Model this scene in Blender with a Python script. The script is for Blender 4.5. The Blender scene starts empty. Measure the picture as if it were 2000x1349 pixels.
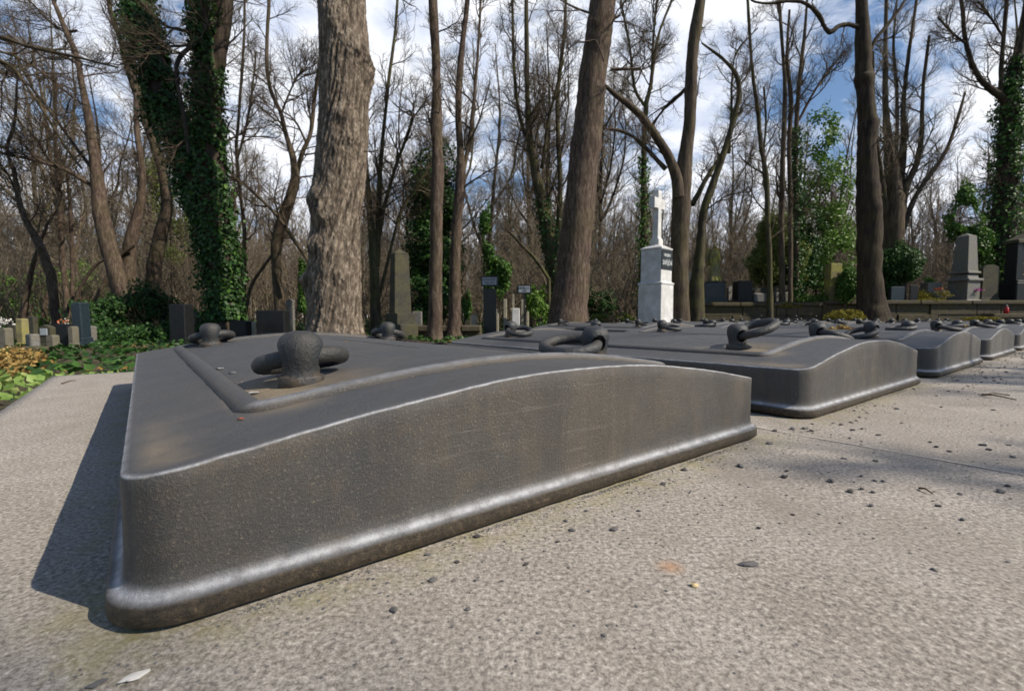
import bpy, bmesh, math, random
import numpy as np
from mathutils import Vector, Matrix, noise as mn

# ------------------------------------------------------------------ camera, world, sun
scn = bpy.context.scene
col = scn.collection
H = 0.32                      # camera height in metres above the concrete
FPX = 928.2                   # focal length in pixels of the 2000 px wide photograph
PITCH = 0.0594
cam_d = bpy.data.cameras.new("camera")
cam = bpy.data.objects.new("camera", cam_d); col.objects.link(cam)
cam_d.sensor_width = 36.0
cam_d.lens = FPX / 2000 * 36
cam_d.clip_start = 0.02; cam_d.clip_end = 600
cam.location = (0, 0, H)
cam.rotation_euler = (math.pi / 2 - PITCH, 0, 0)
cam_d.dof.use_dof = True
cam_d.dof.focus_distance = 0.9
cam_d.dof.aperture_fstop = 8.0
scn.camera = cam

SUN_AZ = math.atan2(0.938, -0.345)      # from +Y towards +X
SUN_EL = math.radians(41)
sun_d = bpy.data.lights.new("sun", "SUN"); sun_d.energy = 5.0; sun_d.angle = math.radians(0.53)
sun_d.color = (1.0, 0.90, 0.76)
sun = bpy.data.objects.new("sun", sun_d); col.objects.link(sun)
sdir = Vector((math.sin(SUN_AZ) * math.cos(SUN_EL), math.cos(SUN_AZ) * math.cos(SUN_EL), math.sin(SUN_EL)))
sun.rotation_euler = sdir.to_track_quat('Z', 'Y').to_euler()
sun.location = (8, -3, 9)

world = bpy.data.worlds.new("World"); scn.world = world
world.use_nodes = True
wt = world.node_tree; wt.nodes.clear()
def wn(t, **kw):
    n = wt.nodes.new(t)
    for k, v in kw.items(): setattr(n, k, v)
    return n
w_out = wn('ShaderNodeOutputWorld'); w_bg = wn('ShaderNodeBackground')
w_sky = wn('ShaderNodeTexSky', sky_type='NISHITA', sun_disc=False)
w_sky.sun_elevation = SUN_EL; w_sky.sun_rotation = SUN_AZ
w_sky.air_density = 1.0; w_sky.dust_density = 0.1; w_sky.ozone_density = 3.0
w_geo = wn('ShaderNodeTexCoord')
w_sep = wn('ShaderNodeSeparateXYZ')
wt.links.new(w_geo.outputs['Generated'], w_sep.inputs[0])
# project the view direction on to a cloud ceiling: direction / (z + 0.25)
w_z = wn('ShaderNodeMath', operation='ADD'); w_z.inputs[1].default_value = 0.28
w_zm = wn('ShaderNodeMath', operation='MAXIMUM'); w_zm.inputs[1].default_value = 0.0
wt.links.new(w_sep.outputs[2], w_zm.inputs[0]); wt.links.new(w_zm.outputs[0], w_z.inputs[0])
w_div = wn('ShaderNodeVectorMath', operation='DIVIDE')
w_cmb = wn('ShaderNodeCombineXYZ')
for i in range(3): wt.links.new(w_z.outputs[0], w_cmb.inputs[i])
wt.links.new(w_geo.outputs['Generated'], w_div.inputs[0]); wt.links.new(w_cmb.outputs[0], w_div.inputs[1])
w_n1 = wn('ShaderNodeTexNoise'); w_n1.inputs['Scale'].default_value = 1.7; w_n1.inputs['Detail'].default_value = 9
w_n1.inputs['Roughness'].default_value = 0.62; w_n1.inputs['Distortion'].default_value = 0.35
wt.links.new(w_div.outputs[0], w_n1.inputs['Vector'])
w_n2 = wn('ShaderNodeTexNoise'); w_n2.inputs['Scale'].default_value = 4.5; w_n2.inputs['Detail'].default_value = 6
w_n2.inputs['Roughness'].default_value = 0.6
wt.links.new(w_div.outputs[0], w_n2.inputs['Vector'])
# cover thinned towards zenith and unseen rear, shaped to lower the ambient fill
w_cov = wn('ShaderNodeMapRange'); w_cov.inputs[1].default_value = 0.5; w_cov.inputs[2].default_value = 0.95
w_cov.inputs[3].default_value = 0.0; w_cov.inputs[4].default_value = -0.22
wt.links.new(w_sep.outputs[2], w_cov.inputs[0])
w_back = wn('ShaderNodeMapRange'); w_back.inputs[1].default_value = -0.25; w_back.inputs[2].default_value = 0.15
w_back.inputs[3].default_value = -0.16; w_back.inputs[4].default_value = 0.0
wt.links.new(w_sep.outputs[1], w_back.inputs[0])
w_add0 = wn('ShaderNodeMath', operation='ADD'); wt.links.new(w_back.outputs[0], w_add0.inputs[0]); wt.links.new(w_cov.outputs[0], w_add0.inputs[1])
w_add = wn('ShaderNodeMath', operation='ADD'); wt.links.new(w_n1.outputs[0], w_add.inputs[0]); wt.links.new(w_add0.outputs[0], w_add.inputs[1])
w_r = wn('ShaderNodeValToRGB')
w_r.color_ramp.elements[0].position = 0.40; w_r.color_ramp.elements[1].position = 0.50
wt.links.new(w_add.outputs[0], w_r.inputs[0])
w_r2 = wn('ShaderNodeValToRGB')
w_r2.color_ramp.elements[0].position = 0.33; w_r2.color_ramp.elements[0].color = (4.7, 5.4, 7.0, 1)
w_r2.color_ramp.elements[1].position = 0.56; w_r2.color_ramp.elements[1].color = (8.3, 8.5, 9.0, 1)
wt.links.new(w_n2.outputs[0], w_r2.inputs[0])
w_mix = wn('ShaderNodeMix', data_type='RGBA')
wt.links.new(w_r.outputs[0], w_mix.inputs[0]); wt.links.new(w_sky.outputs[0], w_mix.inputs[6]); wt.links.new(w_r2.outputs[0], w_mix.inputs[7])
wt.links.new(w_mix.outputs[2], w_bg.inputs[0]); w_bg.inputs[1].default_value = 0.105
wt.links.new(w_bg.outputs[0], w_out.inputs[0])

scn.view_settings.view_transform = 'Standard'
scn.view_settings.look = 'None'
scn.view_settings.exposure = 0.28
scn.view_settings.gamma = 1.0
scn.view_settings.use_curve_mapping = False
scn.render.engine = 'CYCLES'
scn.cycles.max_bounces = 5
scn.cycles.diffuse_bounces = 2
scn.cycles.glossy_bounces = 2
scn.cycles.use_denoising = True

# ------------------------------------------------------------------ helpers
PI = math.pi
G = -0.12                                  # level of the soil round the concrete
def at(px, py, d):
    """World point on the view ray of photograph pixel (px, py) at forward distance d (metres)."""
    X = (px - 1000) / FPX; Y = -(py - 674.5) / FPX
    c, s = math.cos(PITCH), math.sin(PITCH)
    fy = c + Y * s; fz = -s + Y * c
    k = d / fy
    return Vector((X * k, d, H + fz * k))
def gx(px, d, py=610):
    return at(px, py, d).x

def tag(o, label=None, cat=None, group=None, kind=None):
    if label: o["label"] = label
    if cat: o["category"] = cat
    if group: o["group"] = group
    if kind: o["kind"] = kind
    return o
def link(name, me, m=None, parent=None, smooth=False):
    o = bpy.data.objects.new(name, me); col.objects.link(o)
    if m is not None and len(me.materials) == 0: me.materials.append(m)
    if smooth and len(me.polygons): me.polygons.foreach_set("use_smooth", [True] * len(me.polygons))
    if parent: o.parent = parent
    return o
def empty(name, loc=(0, 0, 0), rz=0, **kw):
    o = bpy.data.objects.new(name, None); col.objects.link(o)
    o.location = loc; o.rotation_euler = (0, 0, rz); o.empty_display_size = 0.1
    tag(o, kw.get('label'), kw.get('cat'), kw.get('group'), kw.get('kind'))
    return o
def copy_tree(o, parent=None):
    c = o.copy(); col.objects.link(c); c.parent = parent
    for ch in o.children: copy_tree(ch, c)
    return c

class MB:
    """Collects geometry for one mesh."""
    def __init__(s): s.v = []; s.f = []; s.n = 0
    def add(s, V, F):
        V = np.asarray(V, dtype=float).reshape(-1, 3)
        s.v.append(V); n = s.n
        s.f.extend([tuple(i + n for i in f) for f in F]); s.n += len(V); return s
    def box(s, cx, cy, z0, sx, sy, h, bev=0.0, rz=0.0, tx=1.0, ty=None):
        """box with chamfered edges; tx/ty scale the top."""
        if ty is None: ty = tx
        b = min(bev, sx * .3, sy * .3, h * .4)
        def ring(hx, hy, z, c):
            hx, hy = hx / 2, hy / 2
            return [(hx - c, -hy, z), (hx, -hy + c, z), (hx, hy - c, z), (hx - c, hy, z), (-hx + c, hy, z), (-hx, hy - c, z), (-hx, -hy + c, z), (-hx + c, -hy, z)]
        c = b if b > 0 else 1e-4
        R = [ring(sx, sy, 0, c), ring(sx * tx, sy * ty, h - b, c)]
        if b > 0: R.append(ring(sx * tx - 2 * b, sy * ty - 2 * b, h, c * .5))
        V = [p for r in R for p in r]
        F = [tuple(range(7, -1, -1))]
        for k in range(len(R) - 1):
            for i in range(8):
                j = (i + 1) % 8
                F.append((k * 8 + i, k * 8 + j, k * 8 + 8 + j, k * 8 + 8 + i))
        F.append(tuple(range(len(V) - 8, len(V))))
        cz, sz = math.cos(rz), math.sin(rz)
        V = [(cx + x * cz - y * sz, cy + x * sz + y * cz, z0 + z) for x, y, z in V]
        return s.add(V, F)
    def lathe(s, prof, seg=24, c=(0, 0, 0)):
        V = []; F = []
        for r, z in prof:
            for i in range(seg):
                a = 2 * PI * i / seg
                V.append((c[0] + r * math.cos(a), c[1] + r * math.sin(a), c[2] + z))
        for k in range(len(prof) - 1):
            for i in range(seg):
                j = (i + 1) % seg
                F.append((k * seg + i, k * seg + j, (k + 1) * seg + j, (k + 1) * seg + i))
        F.append(tuple(range(seg - 1, -1, -1))); F.append(tuple(range((len(prof) - 1) * seg, len(prof) * seg)))
        return s.add(V, F)
    def tube(s, pts, rad, k=8, cap=True):
        V, F = tube_arrays(np.array([[tuple(p) for p in pts]]), np.array([rad]), k)
        n = len(pts)
        F = [tuple(f) for f in F]
        if cap: F += [tuple(range(k - 1, -1, -1)), tuple(range((n - 1) * k, n * k))]
        return s.add(V, F)
    def prism(s, outline, y0, y1):
        """outline in (x, z), extruded along y."""
        n = len(outline)
        V = [(x, y0, z) for x, z in outline] + [(x, y1, z) for x, z in outline]
        F = [tuple(range(n)), tuple(range(2 * n - 1, n - 1, -1))] + [((i + 1) % n, i, n + i, n + (i + 1) % n) for i in range(n)]
        return s.add(V, F)
    def xf(s, M):
        M = np.array(M)
        s.v = [np.c_[V, np.ones(len(V))] @ M.T[:, :3] for V in s.v]; return s
    def mesh(s, name):
        me = bpy.data.meshes.new(name)
        if s.n: me.from_pydata(np.concatenate(s.v).tolist(), [], s.f)
        me.update(); return me
    def build(s, name, m, parent=None, smooth=False):
        return link(name, s.mesh(name), m, parent, smooth)

def tube_arrays(P, R, k):
    """P (M,n,3) centre lines, R (M,n) radii -> verts, quads (M separate tubes)."""
    M_, n, _ = P.shape
    T = np.empty_like(P)
    T[:, 1:-1] = P[:, 2:] - P[:, :-2]; T[:, 0] = P[:, 1] - P[:, 0]; T[:, -1] = P[:, -1] - P[:, -2]
    T /= np.linalg.norm(T, axis=2, keepdims=True) + 1e-12
    tm = T.mean(axis=1, keepdims=True)
    ref = np.where(np.abs(tm[..., 2:3]) > .75, np.array([[[1., .13, 0]]]), np.array([[[.1, 0, 1.]]]))
    A = np.cross(T, np.broadcast_to(ref, T.shape)); A /= np.linalg.norm(A, axis=2, keepdims=True) + 1e-12
    B = np.cross(T, A)
    a = np.arange(k) * 2 * PI / k
    V = P[:, :, None, :] + R[:, :, None, None] * (A[:, :, None, :] * np.cos(a)[None, None, :, None] + B[:, :, None, :] * np.sin(a)[None, None, :, None])
    V = V.reshape(-1, 3)
    base = (np.arange(M_) * n * k)[:, None, None] + (np.arange(n - 1) * k)[None, :, None] + np.arange(k)[None, None, :]
    nxt = (np.arange(M_) * n * k)[:, None, None] + (np.arange(n - 1) * k)[None, :, None] + ((np.arange(k) + 1) % k)[None, None, :]
    F = np.stack([base, nxt, nxt + k, base + k], axis=-1).reshape(-1, 4)
    return V, F
def fast_mesh(name, V, F, nper=4, smooth=True):
    me = bpy.data.meshes.new(name)
    V = np.asarray(V, dtype=np.float32); F = np.asarray(F, dtype=np.int32)
    me.vertices.add(len(V)); me.vertices.foreach_set("co", V.ravel())
    me.loops.add(F.size); me.loops.foreach_set("vertex_index", F.ravel())
    me.polygons.add(len(F)); me.polygons.foreach_set("loop_start", np.arange(len(F), dtype=np.int32) * nper)
    me.polygons.foreach_set("loop_total", np.full(len(F), nper, dtype=np.int32))
    me.update(calc_edges=True)
    if smooth: me.polygons.foreach_set("use_smooth", np.ones(len(F), dtype=bool))
    return me
def branches_mesh(name, Bs, sides):
    """Bs: list of (pts list, radii list, level)."""
    Vs = []; Fs = []; off = 0
    groups = {}
    for p, r, l in Bs: groups.setdefault((len(p), sides[min(l, len(sides) - 1)]), []).append((p, r))
    for (n, k), L in groups.items():
        V, F = tube_arrays(np.array([p for p, r in L], dtype=float), np.array([r for p, r in L], dtype=float), k)
        Vs.append(V); Fs.append(F + off); off += len(V)
    return fast_mesh(name, np.concatenate(Vs), np.concatenate(Fs))

# ------------------------------------------------------------------ materials
def mat(name):
    m = bpy.data.materials.new(name); m.use_nodes = True
    nt = m.node_tree; b = nt.nodes['Principled BSDF']
    return m, nt, b
def N(nt, t, **kw):
    n = nt.nodes.new(t)
    for k, v in kw.items():
        if k == 'inp':
            for kk, vv in v.items(): n.inputs[kk].default_value = vv
        else: setattr(n, k, v)
    return n
def coords(nt, scale=(1, 1, 1), kind='Object', rot=(0, 0, 0)):
    tc = N(nt, 'ShaderNodeTexCoord'); mp = N(nt, 'ShaderNodeMapping')
    mp.inputs['Scale'].default_value = scale; mp.inputs['Rotation'].default_value = rot
    nt.links.new(tc.outputs[kind], mp.inputs[0]); return mp.outputs[0]
def nz(nt, vec, scale, detail=5, rough=.55, dist=0.):
    n = N(nt, 'ShaderNodeTexNoise', inp={'Scale': scale, 'Detail': detail, 'Roughness': rough, 'Distortion': dist})
    nt.links.new(vec, n.inputs['Vector']); return n.outputs[0]
def ramp(nt, fac, stops):
    r = N(nt, 'ShaderNodeValToRGB'); cr = r.color_ramp
    while len(cr.elements) < len(stops): cr.elements.new(0.5)
    for e, (p, c) in zip(cr.elements, stops):
        e.position = p; e.color = (c[0], c[1], c[2], 1) if hasattr(c, '__len__') else (c, c, c, 1)
    nt.links.new(fac, r.inputs[0]); return r.outputs[0]
def mixc(nt, fac, a, b, mode='MIX'):
    m = N(nt, 'ShaderNodeMix', data_type='RGBA', blend_type=mode)
    for i, x in ((0, fac), (6, a), (7, b)):
        if isinstance(x, (int, float)): m.inputs[i].default_value = x if i == 0 else (x, x, x, 1)
        elif isinstance(x, tuple): m.inputs[i].default_value = (*x[:3], 1)
        else: nt.links.new(x, m.inputs[i])
    return m.outputs[2]
def mth(nt, op, a, b=0.0, clamp=False):
    m = N(nt, 'ShaderNodeMath', operation=op); m.use_clamp = clamp
    for i, x in ((0, a), (1, b)):
        if isinstance(x, (int, float)): m.inputs[i].default_value = x
        else: nt.links.new(x, m.inputs[i])
    return m.outputs[0]
def bump(nt, b, h, strength=.4, dist=.01, prev=None):
    n = N(nt, 'ShaderNodeBump', inp={'Strength': strength, 'Distance': dist}); nt.links.new(h, n.inputs['Height'])
    if prev is not None: nt.links.new(prev, n.inputs['Normal'])
    if b is not None: nt.links.new(n.outputs[0], b.inputs['Normal'])
    return n.outputs[0]
def setc(nt, b, c):
    if isinstance(c, tuple): b.inputs['Base Color'].default_value = (*c[:3], 1)
    else: nt.links.new(c, b.inputs['Base Color'])

def m_iron(name, rust=0.4, rough=.5):
    m, nt, b = mat(name); v = coords(nt)
    big = nz(nt, v, 3.2, 6, .6); mid = nz(nt, v, 22, 6, .65); fine = nz(nt, v, 190, 4, .7)
    grain = nz(nt, v, 520, 3, .8)
    c = ramp(nt, big, [(.3, (.016, .021, .027)), (.52, (.024, .028, .032)), (.72, (.036, .033, .029))])
    c = mixc(nt, ramp(nt, mid, [(.45, 0.), (.72, 1.)]), c, (.046, .040, .033))
    c = mixc(nt, ramp(nt, fine, [(.62, 0.), (.74, .6)]), c, (.11, .09, .07))
    tc_ = N(nt, 'ShaderNodeTexCoord'); sz_ = N(nt, 'ShaderNodeSeparateXYZ'); nt.links.new(tc_.outputs['Object'], sz_.inputs[0])
    c = mixc(nt, mth(nt, 'MULTIPLY', ramp(nt, mth(nt, 'MULTIPLY', sz_.outputs[2], 10.0), [(.1, 1.), (.42, 0.)]), ramp(nt, mid, [(.36, 0.), (.55, .8)])), c, (.075, .055, .036)) if rust > .3 else c
    c = mixc(nt, ramp(nt, grain, [(.30, 1.), (.42, 0.)]), c, (.022, .021, .02))
    c = mixc(nt, mth(nt, 'MULTIPLY', ramp(nt, nz(nt, v, 60, 5, .75), [(.66, 0.), (.74, 1.)]), rust), c, (.20, .085, .03))
    # pale dust that lies where the casting faces up
    ge = N(nt, 'ShaderNodeNewGeometry'); sp = N(nt, 'ShaderNodeSeparateXYZ'); nt.links.new(ge.outputs['Normal'], sp.inputs[0])
    du = mth(nt, 'MULTIPLY', ramp(nt, sp.outputs[2], [(.55, 0.), (.95, 1.)]), ramp(nt, nz(nt, v, 5.5, 7, .7, .8), [(.54, 0.), (.72, .5)]))
    c = mixc(nt, du, c, (.22, .195, .16))
    setc(nt, b, c)
    r = ramp(nt, mid, [(.3, rough - .1), (.7, rough + .16)])
    nt.links.new(r, b.inputs['Roughness']); b.inputs['Metallic'].default_value = 0.0
    b.inputs['Specular IOR Level'].default_value = .55
    p = bump(nt, None, mid, .5, .005)
    p = bump(nt, None, nz(nt, v, 75, 6, .7), .8, .0045, p)
    p = bump(nt, None, fine, .7, .0016, p)
    bump(nt, b, grain, .5, .0006, p)
    return m
def m_cover():
    """Painted cast iron of the grave covers: grime above the foot, pale worn paint and a painted-in highlight along the cove and the rim."""
    m, nt, b = mat("cover_iron"); v = coords(nt)
    st = coords(nt, (.45, 2.2, 2.2))
    big = nz(nt, v, 2.4, 6, .6, .4); mid = nz(nt, v, 16, 7, .68); fine = nz(nt, v, 270, 5, .75); grain = nz(nt, v, 520, 3, .8)
    c = ramp(nt, big, [(.3, (.046, .048, .052)), (.5, (.066, .062, .057)), (.7, (.090, .078, .064))])
    c = mixc(nt, ramp(nt, mid, [(.50, 0.), (.75, .7)]), c, (.115, .09, .066))
    c = mixc(nt, ramp(nt, fine, [(.56, 0.), (.68, .85)]), c, (.225, .19, .145))
    c = mixc(nt, ramp(nt, grain, [(.32, 1.), (.44, 0.)]), c, (.02, .019, .018))
    c = mixc(nt, ramp(nt, nz(nt, v, 85, 5, .8), [(.68, 0.), (.74, .7)]), c, (.22, .10, .035))
    at_ = N(nt, 'ShaderNodeAttribute', attribute_name="wear_highlight")
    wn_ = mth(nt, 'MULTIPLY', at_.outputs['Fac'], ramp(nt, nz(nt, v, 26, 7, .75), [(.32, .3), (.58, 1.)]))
    stc = coords(nt, (1.3, 1.3, 34)); scr = nz(nt, stc, 3.2, 5, .6, .7)
    gz = N(nt, 'ShaderNodeNewGeometry'); sgz = N(nt, 'ShaderNodeSeparateXYZ'); nt.links.new(gz.outputs['Normal'], sgz.inputs[0])
    scm = mth(nt, 'MULTIPLY', ramp(nt, scr, [(.62, 0.), (.65, .32), (.68, 0.)]), mth(nt, 'LESS_THAN', sgz.outputs[2], .4))
    scm = mth(nt, 'MULTIPLY', scm, ramp(nt, nz(nt, v, 2.2, 3, .5), [(.45, 0.), (.6, 1.)]))
    c = mixc(nt, scm, c, (.27, .255, .235))
    drip = nz(nt, coords(nt, (7, 7, .5)), 1.3, 7, .7)
    c = mixc(nt, mth(nt, 'MULTIPLY', ramp(nt, drip, [(.36, .4), (.52, 0.)]), mth(nt, 'LESS_THAN', sgz.outputs[2], .4)), c, (.032, .030, .030))
    c = mixc(nt, wn_, c, (.44, .45, .475))  # pale tone holds worn paint and a highlight put into the colour
    ag = N(nt, 'ShaderNodeAttribute', attribute_name="grime")
    gcol = ramp(nt, nz(nt, v, 110, 5, .8), [(.42, (.028, .022, .016)), (.58, (.06, .046, .030)), (.72, (.17, .125, .07))])
    c = mixc(nt, ag.outputs['Fac'], c, gcol)
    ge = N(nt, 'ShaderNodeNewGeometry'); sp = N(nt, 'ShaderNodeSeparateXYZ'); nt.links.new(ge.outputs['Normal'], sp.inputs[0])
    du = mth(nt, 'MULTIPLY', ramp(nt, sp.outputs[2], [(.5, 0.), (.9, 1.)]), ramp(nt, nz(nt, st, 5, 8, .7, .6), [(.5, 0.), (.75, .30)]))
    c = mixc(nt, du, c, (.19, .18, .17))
    c = mixc(nt, ramp(nt, sp.outputs[2], [(.75, 0.), (.97, .6)]), c, (.064, .072, .084))  # cool sky sheen painted into the faces that look up
    ad = N(nt, 'ShaderNodeAttribute', attribute_name="dirt")
    c = mixc(nt, mth(nt, 'MULTIPLY', ad.outputs['Fac'], ramp(nt, mid, [(.3, .4), (.55, 1.)])), c, (.235, .19, .13))
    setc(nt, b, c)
    r = ramp(nt, mid, [(.3, .43), (.7, .62)])
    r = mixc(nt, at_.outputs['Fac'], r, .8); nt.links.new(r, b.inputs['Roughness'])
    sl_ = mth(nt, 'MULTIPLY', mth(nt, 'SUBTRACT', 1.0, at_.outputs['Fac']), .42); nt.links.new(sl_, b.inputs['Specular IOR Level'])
    p = bump(nt, None, nz(nt, v, 7, 4, .5), .5, .01)
    p = bump(nt, None, mid, .35, .004, p)
    p = bump(nt, None, ramp(nt, nz(nt, v, 90, 4, .6), [(.25, 0.), (.42, 1.)]), .35, .0018, p)
    p = bump(nt, None, fine, .9, .0022, p)
    bump(nt, b, grain, .7, .0010, p)
    return m
_k = (0.32) / (math.sin(math.atan((1107 - 674.5) / FPX) + PITCH) / math.cos(math.atan((1107 - 674.5) / FPX) + PITCH)); RUST = (318 / FPX * _k / math.cos(PITCH) * (1 + .0), _k, 0)
def m_concrete():
    m, nt, b = mat("concrete"); v = coords(nt)
    st = coords(nt, (1.0, 1.0, 1.0), rot=(0, 0, -.66))
    big = nz(nt, v, .9, 6, .6, .5); mid = nz(nt, v, 7, 7, .65, .3); f1 = nz(nt, v, 150, 7, .8); f2 = nz(nt, v, 430, 4, .8)
    c = ramp(nt, big, [(.3, (.315, .287, .252)), (.55, (.40, .366, .325)), (.75, (.47, .435, .39))])
    c = mixc(nt, ramp(nt, mid, [(.38, .6), (.6, 0.)]), c, (.27, .24, .20))
    c = mixc(nt, ramp(nt, f1, [(.40, .95), (.53, 0.)]), c, (.115, .102, .09))
    c = mixc(nt, ramp(nt, f1, [(.55, 0.), (.68, .8)]), c, (.74, .69, .63))
    c = mixc(nt, ramp(nt, f2, [(.32, .85), (.44, 0.)]), c, (.115, .105, .095))
    c = mixc(nt, ramp(nt, f2, [(.62, 0.), (.70, .7)]), c, (.78, .745, .69))
    # dark damp stains, hairline cracks, one rust stain
    c = mixc(nt, ramp(nt, nz(nt, coords(nt, (1.6, .5, 1), rot=(0, 0, -.66)), 1.7, 7, .65, .8), [(.52, 0.), (.70, .42)]), c, (.20, .175, .15))
    wv = N(nt, 'ShaderNodeTexVoronoi', feature='DISTANCE_TO_EDGE', inp={'Scale': .75}); nv = N(nt, 'ShaderNodeVectorMath', operation='ADD')
    ns = N(nt, 'ShaderNodeTexNoise', inp={'Scale': 3.0, 'Detail': 6, 'Roughness': .7}); nt.links.new(v, ns.inputs['Vector']); nt.links.new(v, nv.inputs[0]); nt.links.new(ns.outputs[1], nv.inputs[1]); nt.links.new(nv.outputs[0], wv.inputs['Vector'])
    c = mixc(nt, mth(nt, 'MULTIPLY', ramp(nt, wv.outputs[0], [(.0, .8), (.0032, 0.)]), ramp(nt, big, [(.48, 0.), (.58, .8)])), c, (.10, .085, .07))
    rs_ = N(nt, 'ShaderNodeVectorMath', operation='DISTANCE'); nt.links.new(v, rs_.inputs[0]); rs_.inputs[1].default_value = RUST
    c = mixc(nt, mth(nt, 'MULTIPLY', ramp(nt, rs_.outputs['Value'], [(.0, .8), (.022, 0.)]), ramp(nt, f1, [(.35, .3), (.6, 1.)])), c, (.42, .20, .07))
    # green algae round the feet of the covers
    al = N(nt, 'ShaderNodeAttribute', attribute_name="algae")
    c = mixc(nt, mth(nt, 'MULTIPLY', al.outputs['Fac'], ramp(nt, nz(nt, v, 14, 6, .7), [(.42, 0.), (.64, .7)])), c, (.22, .20, .075))
    c = mixc(nt, ramp(nt, nz(nt, v, 2.1, 5, .6, 1.), [(.66, 0.), (.74, .35)]), c, (.27, .30, .32))
    setc(nt, b, c); b.inputs['Roughness'].default_value = .85
    b.inputs['Specular IOR Level'].default_value = .3
    p = bump(nt, None, mid, .3, .006)
    p = bump(nt, None, f1, .6, .0022, p)
    bump(nt, b, f2, .55, .0009, p)
    return m
def m_bark(name, a, bcol, moss=0.0, mosscol=(.12, .13, .03), vs=9, zs=.16, depth=.03, rough=.9, furrow=False):
    m, nt, b = mat(name); v = coords(nt, (1, 1, zs)); v2 = coords(nt)
    rd = nz(nt, v, vs, 6, .62, .6); f = nz(nt, v2, 40, 5, .7)
    c = ramp(nt, rd, [(.36, tuple(x * .45 for x in a)), (.5, a), (.66, bcol)])
    c = mixc(nt, ramp(nt, f, [(.4, .5), (.6, 0.)]), c, tuple(x * .5 for x in a))
    if moss > 0:
        c = mixc(nt, mth(nt, 'MULTIPLY', ramp(nt, nz(nt, v2, 2.5, 5, .6), [(.42, 0.), (.6, 1.)]), moss), c, mosscol)
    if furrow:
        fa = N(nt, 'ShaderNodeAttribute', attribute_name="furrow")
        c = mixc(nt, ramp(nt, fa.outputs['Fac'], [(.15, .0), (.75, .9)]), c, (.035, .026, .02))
    setc(nt, b, c); b.inputs['Roughness'].default_value = rough; b.inputs['Specular IOR Level'].default_value = .2
    p = bump(nt, None, rd, .9, depth)
    bump(nt, b, f, .5, .006, p)
    return m
def m_leaf(name, c1, c2, c3=None, rough=.5, spec=.28, trans=.25):
    m, nt, b = mat(name); v = coords(nt)
    n = nz(nt, v, 9, 3, .6); ge = N(nt, 'ShaderNodeNewGeometry')
    rnd = ge.outputs['Random Per Island']
    c = ramp(nt, rnd, [(.0, c1), (.75, c2), (1., c3 or c2)])
    c = mixc(nt, ramp(nt, n, [(.35, .5), (.6, 0.)]), c, tuple(x * .55 for x in c1))
    setc(nt, b, c); b.inputs['Roughness'].default_value = rough; b.inputs['Specular IOR Level'].default_value = spec
    out = nt.nodes['Material Output']
    tr = N(nt, 'ShaderNodeBsdfTranslucent'); nt.links.new(c, tr.inputs[0])
    mx = N(nt, 'ShaderNodeMixShader'); mx.inputs[0].default_value = trans
    nt.links.new(b.outputs[0], mx.inputs[1]); nt.links.new(tr.outputs[0], mx.inputs[2]); nt.links.new(mx.outputs[0], out.inputs[0])
    return m
def m_stone(name, c1, c2, sc=14, rough=.7, moss=0., mosscol=(.16, .14, .03), spk=.4, spec=.4):
    m, nt, b = mat(name); v = coords(nt)
    a = nz(nt, v, sc, 6, .65); f = nz(nt, v, 160, 3, .7)
    c = ramp(nt, a, [(.35, c1), (.65, c2)])
    c = mixc(nt, ramp(nt, f, [(.38, spk), (.5, 0.)]), c, tuple(x * .4 for x in c1))
    if moss > 0: c = mixc(nt, mth(nt, 'MULTIPLY', ramp(nt, nz(nt, v, 3.5, 6, .7), [(.44, 0.), (.6, 1.)]), moss), c, mosscol)
    setc(nt, b, c); b.inputs['Roughness'].default_value = rough; b.inputs['Specular IOR Level'].default_value = spec
    bump(nt, b, a, .4, .01); return m
def m_plain(name, c, rough=.6, spec=.4):
    m, nt, b = mat(name); v = coords(nt)
    n = nz(nt, v, 30, 4, .6)
    setc(nt, b, mixc(nt, ramp(nt, n, [(.35, .5), (.65, 0.)]), c, tuple(x * .6 for x in c)))
    b.inputs['Roughness'].default_value = rough; b.inputs['Specular IOR Level'].default_value = spec
    return m
def m_soil():
    m, nt, b = mat("soil"); v = coords(nt)
    a = nz(nt, v, .6, 6, .6); f = nz(nt, v, 14, 7, .75); g = nz(nt, v, 60, 4, .7)
    c = ramp(nt, a, [(.35, (.035, .04, .014)), (.5, (.055, .045, .02)), (.68, (.085, .06, .03))])
    c = mixc(nt, ramp(nt, f, [(.45, 0.), (.65, .8)]), c, (.14, .095, .05))
    c = mixc(nt, ramp(nt, g, [(.35, .8), (.5, 0.)]), c, (.015, .014, .008))
    setc(nt, b, c); b.inputs['Roughness'].default_value = .95
    p = bump(nt, None, f, .8, .04); bump(nt, b, g, .6, .01, p); return m

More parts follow.
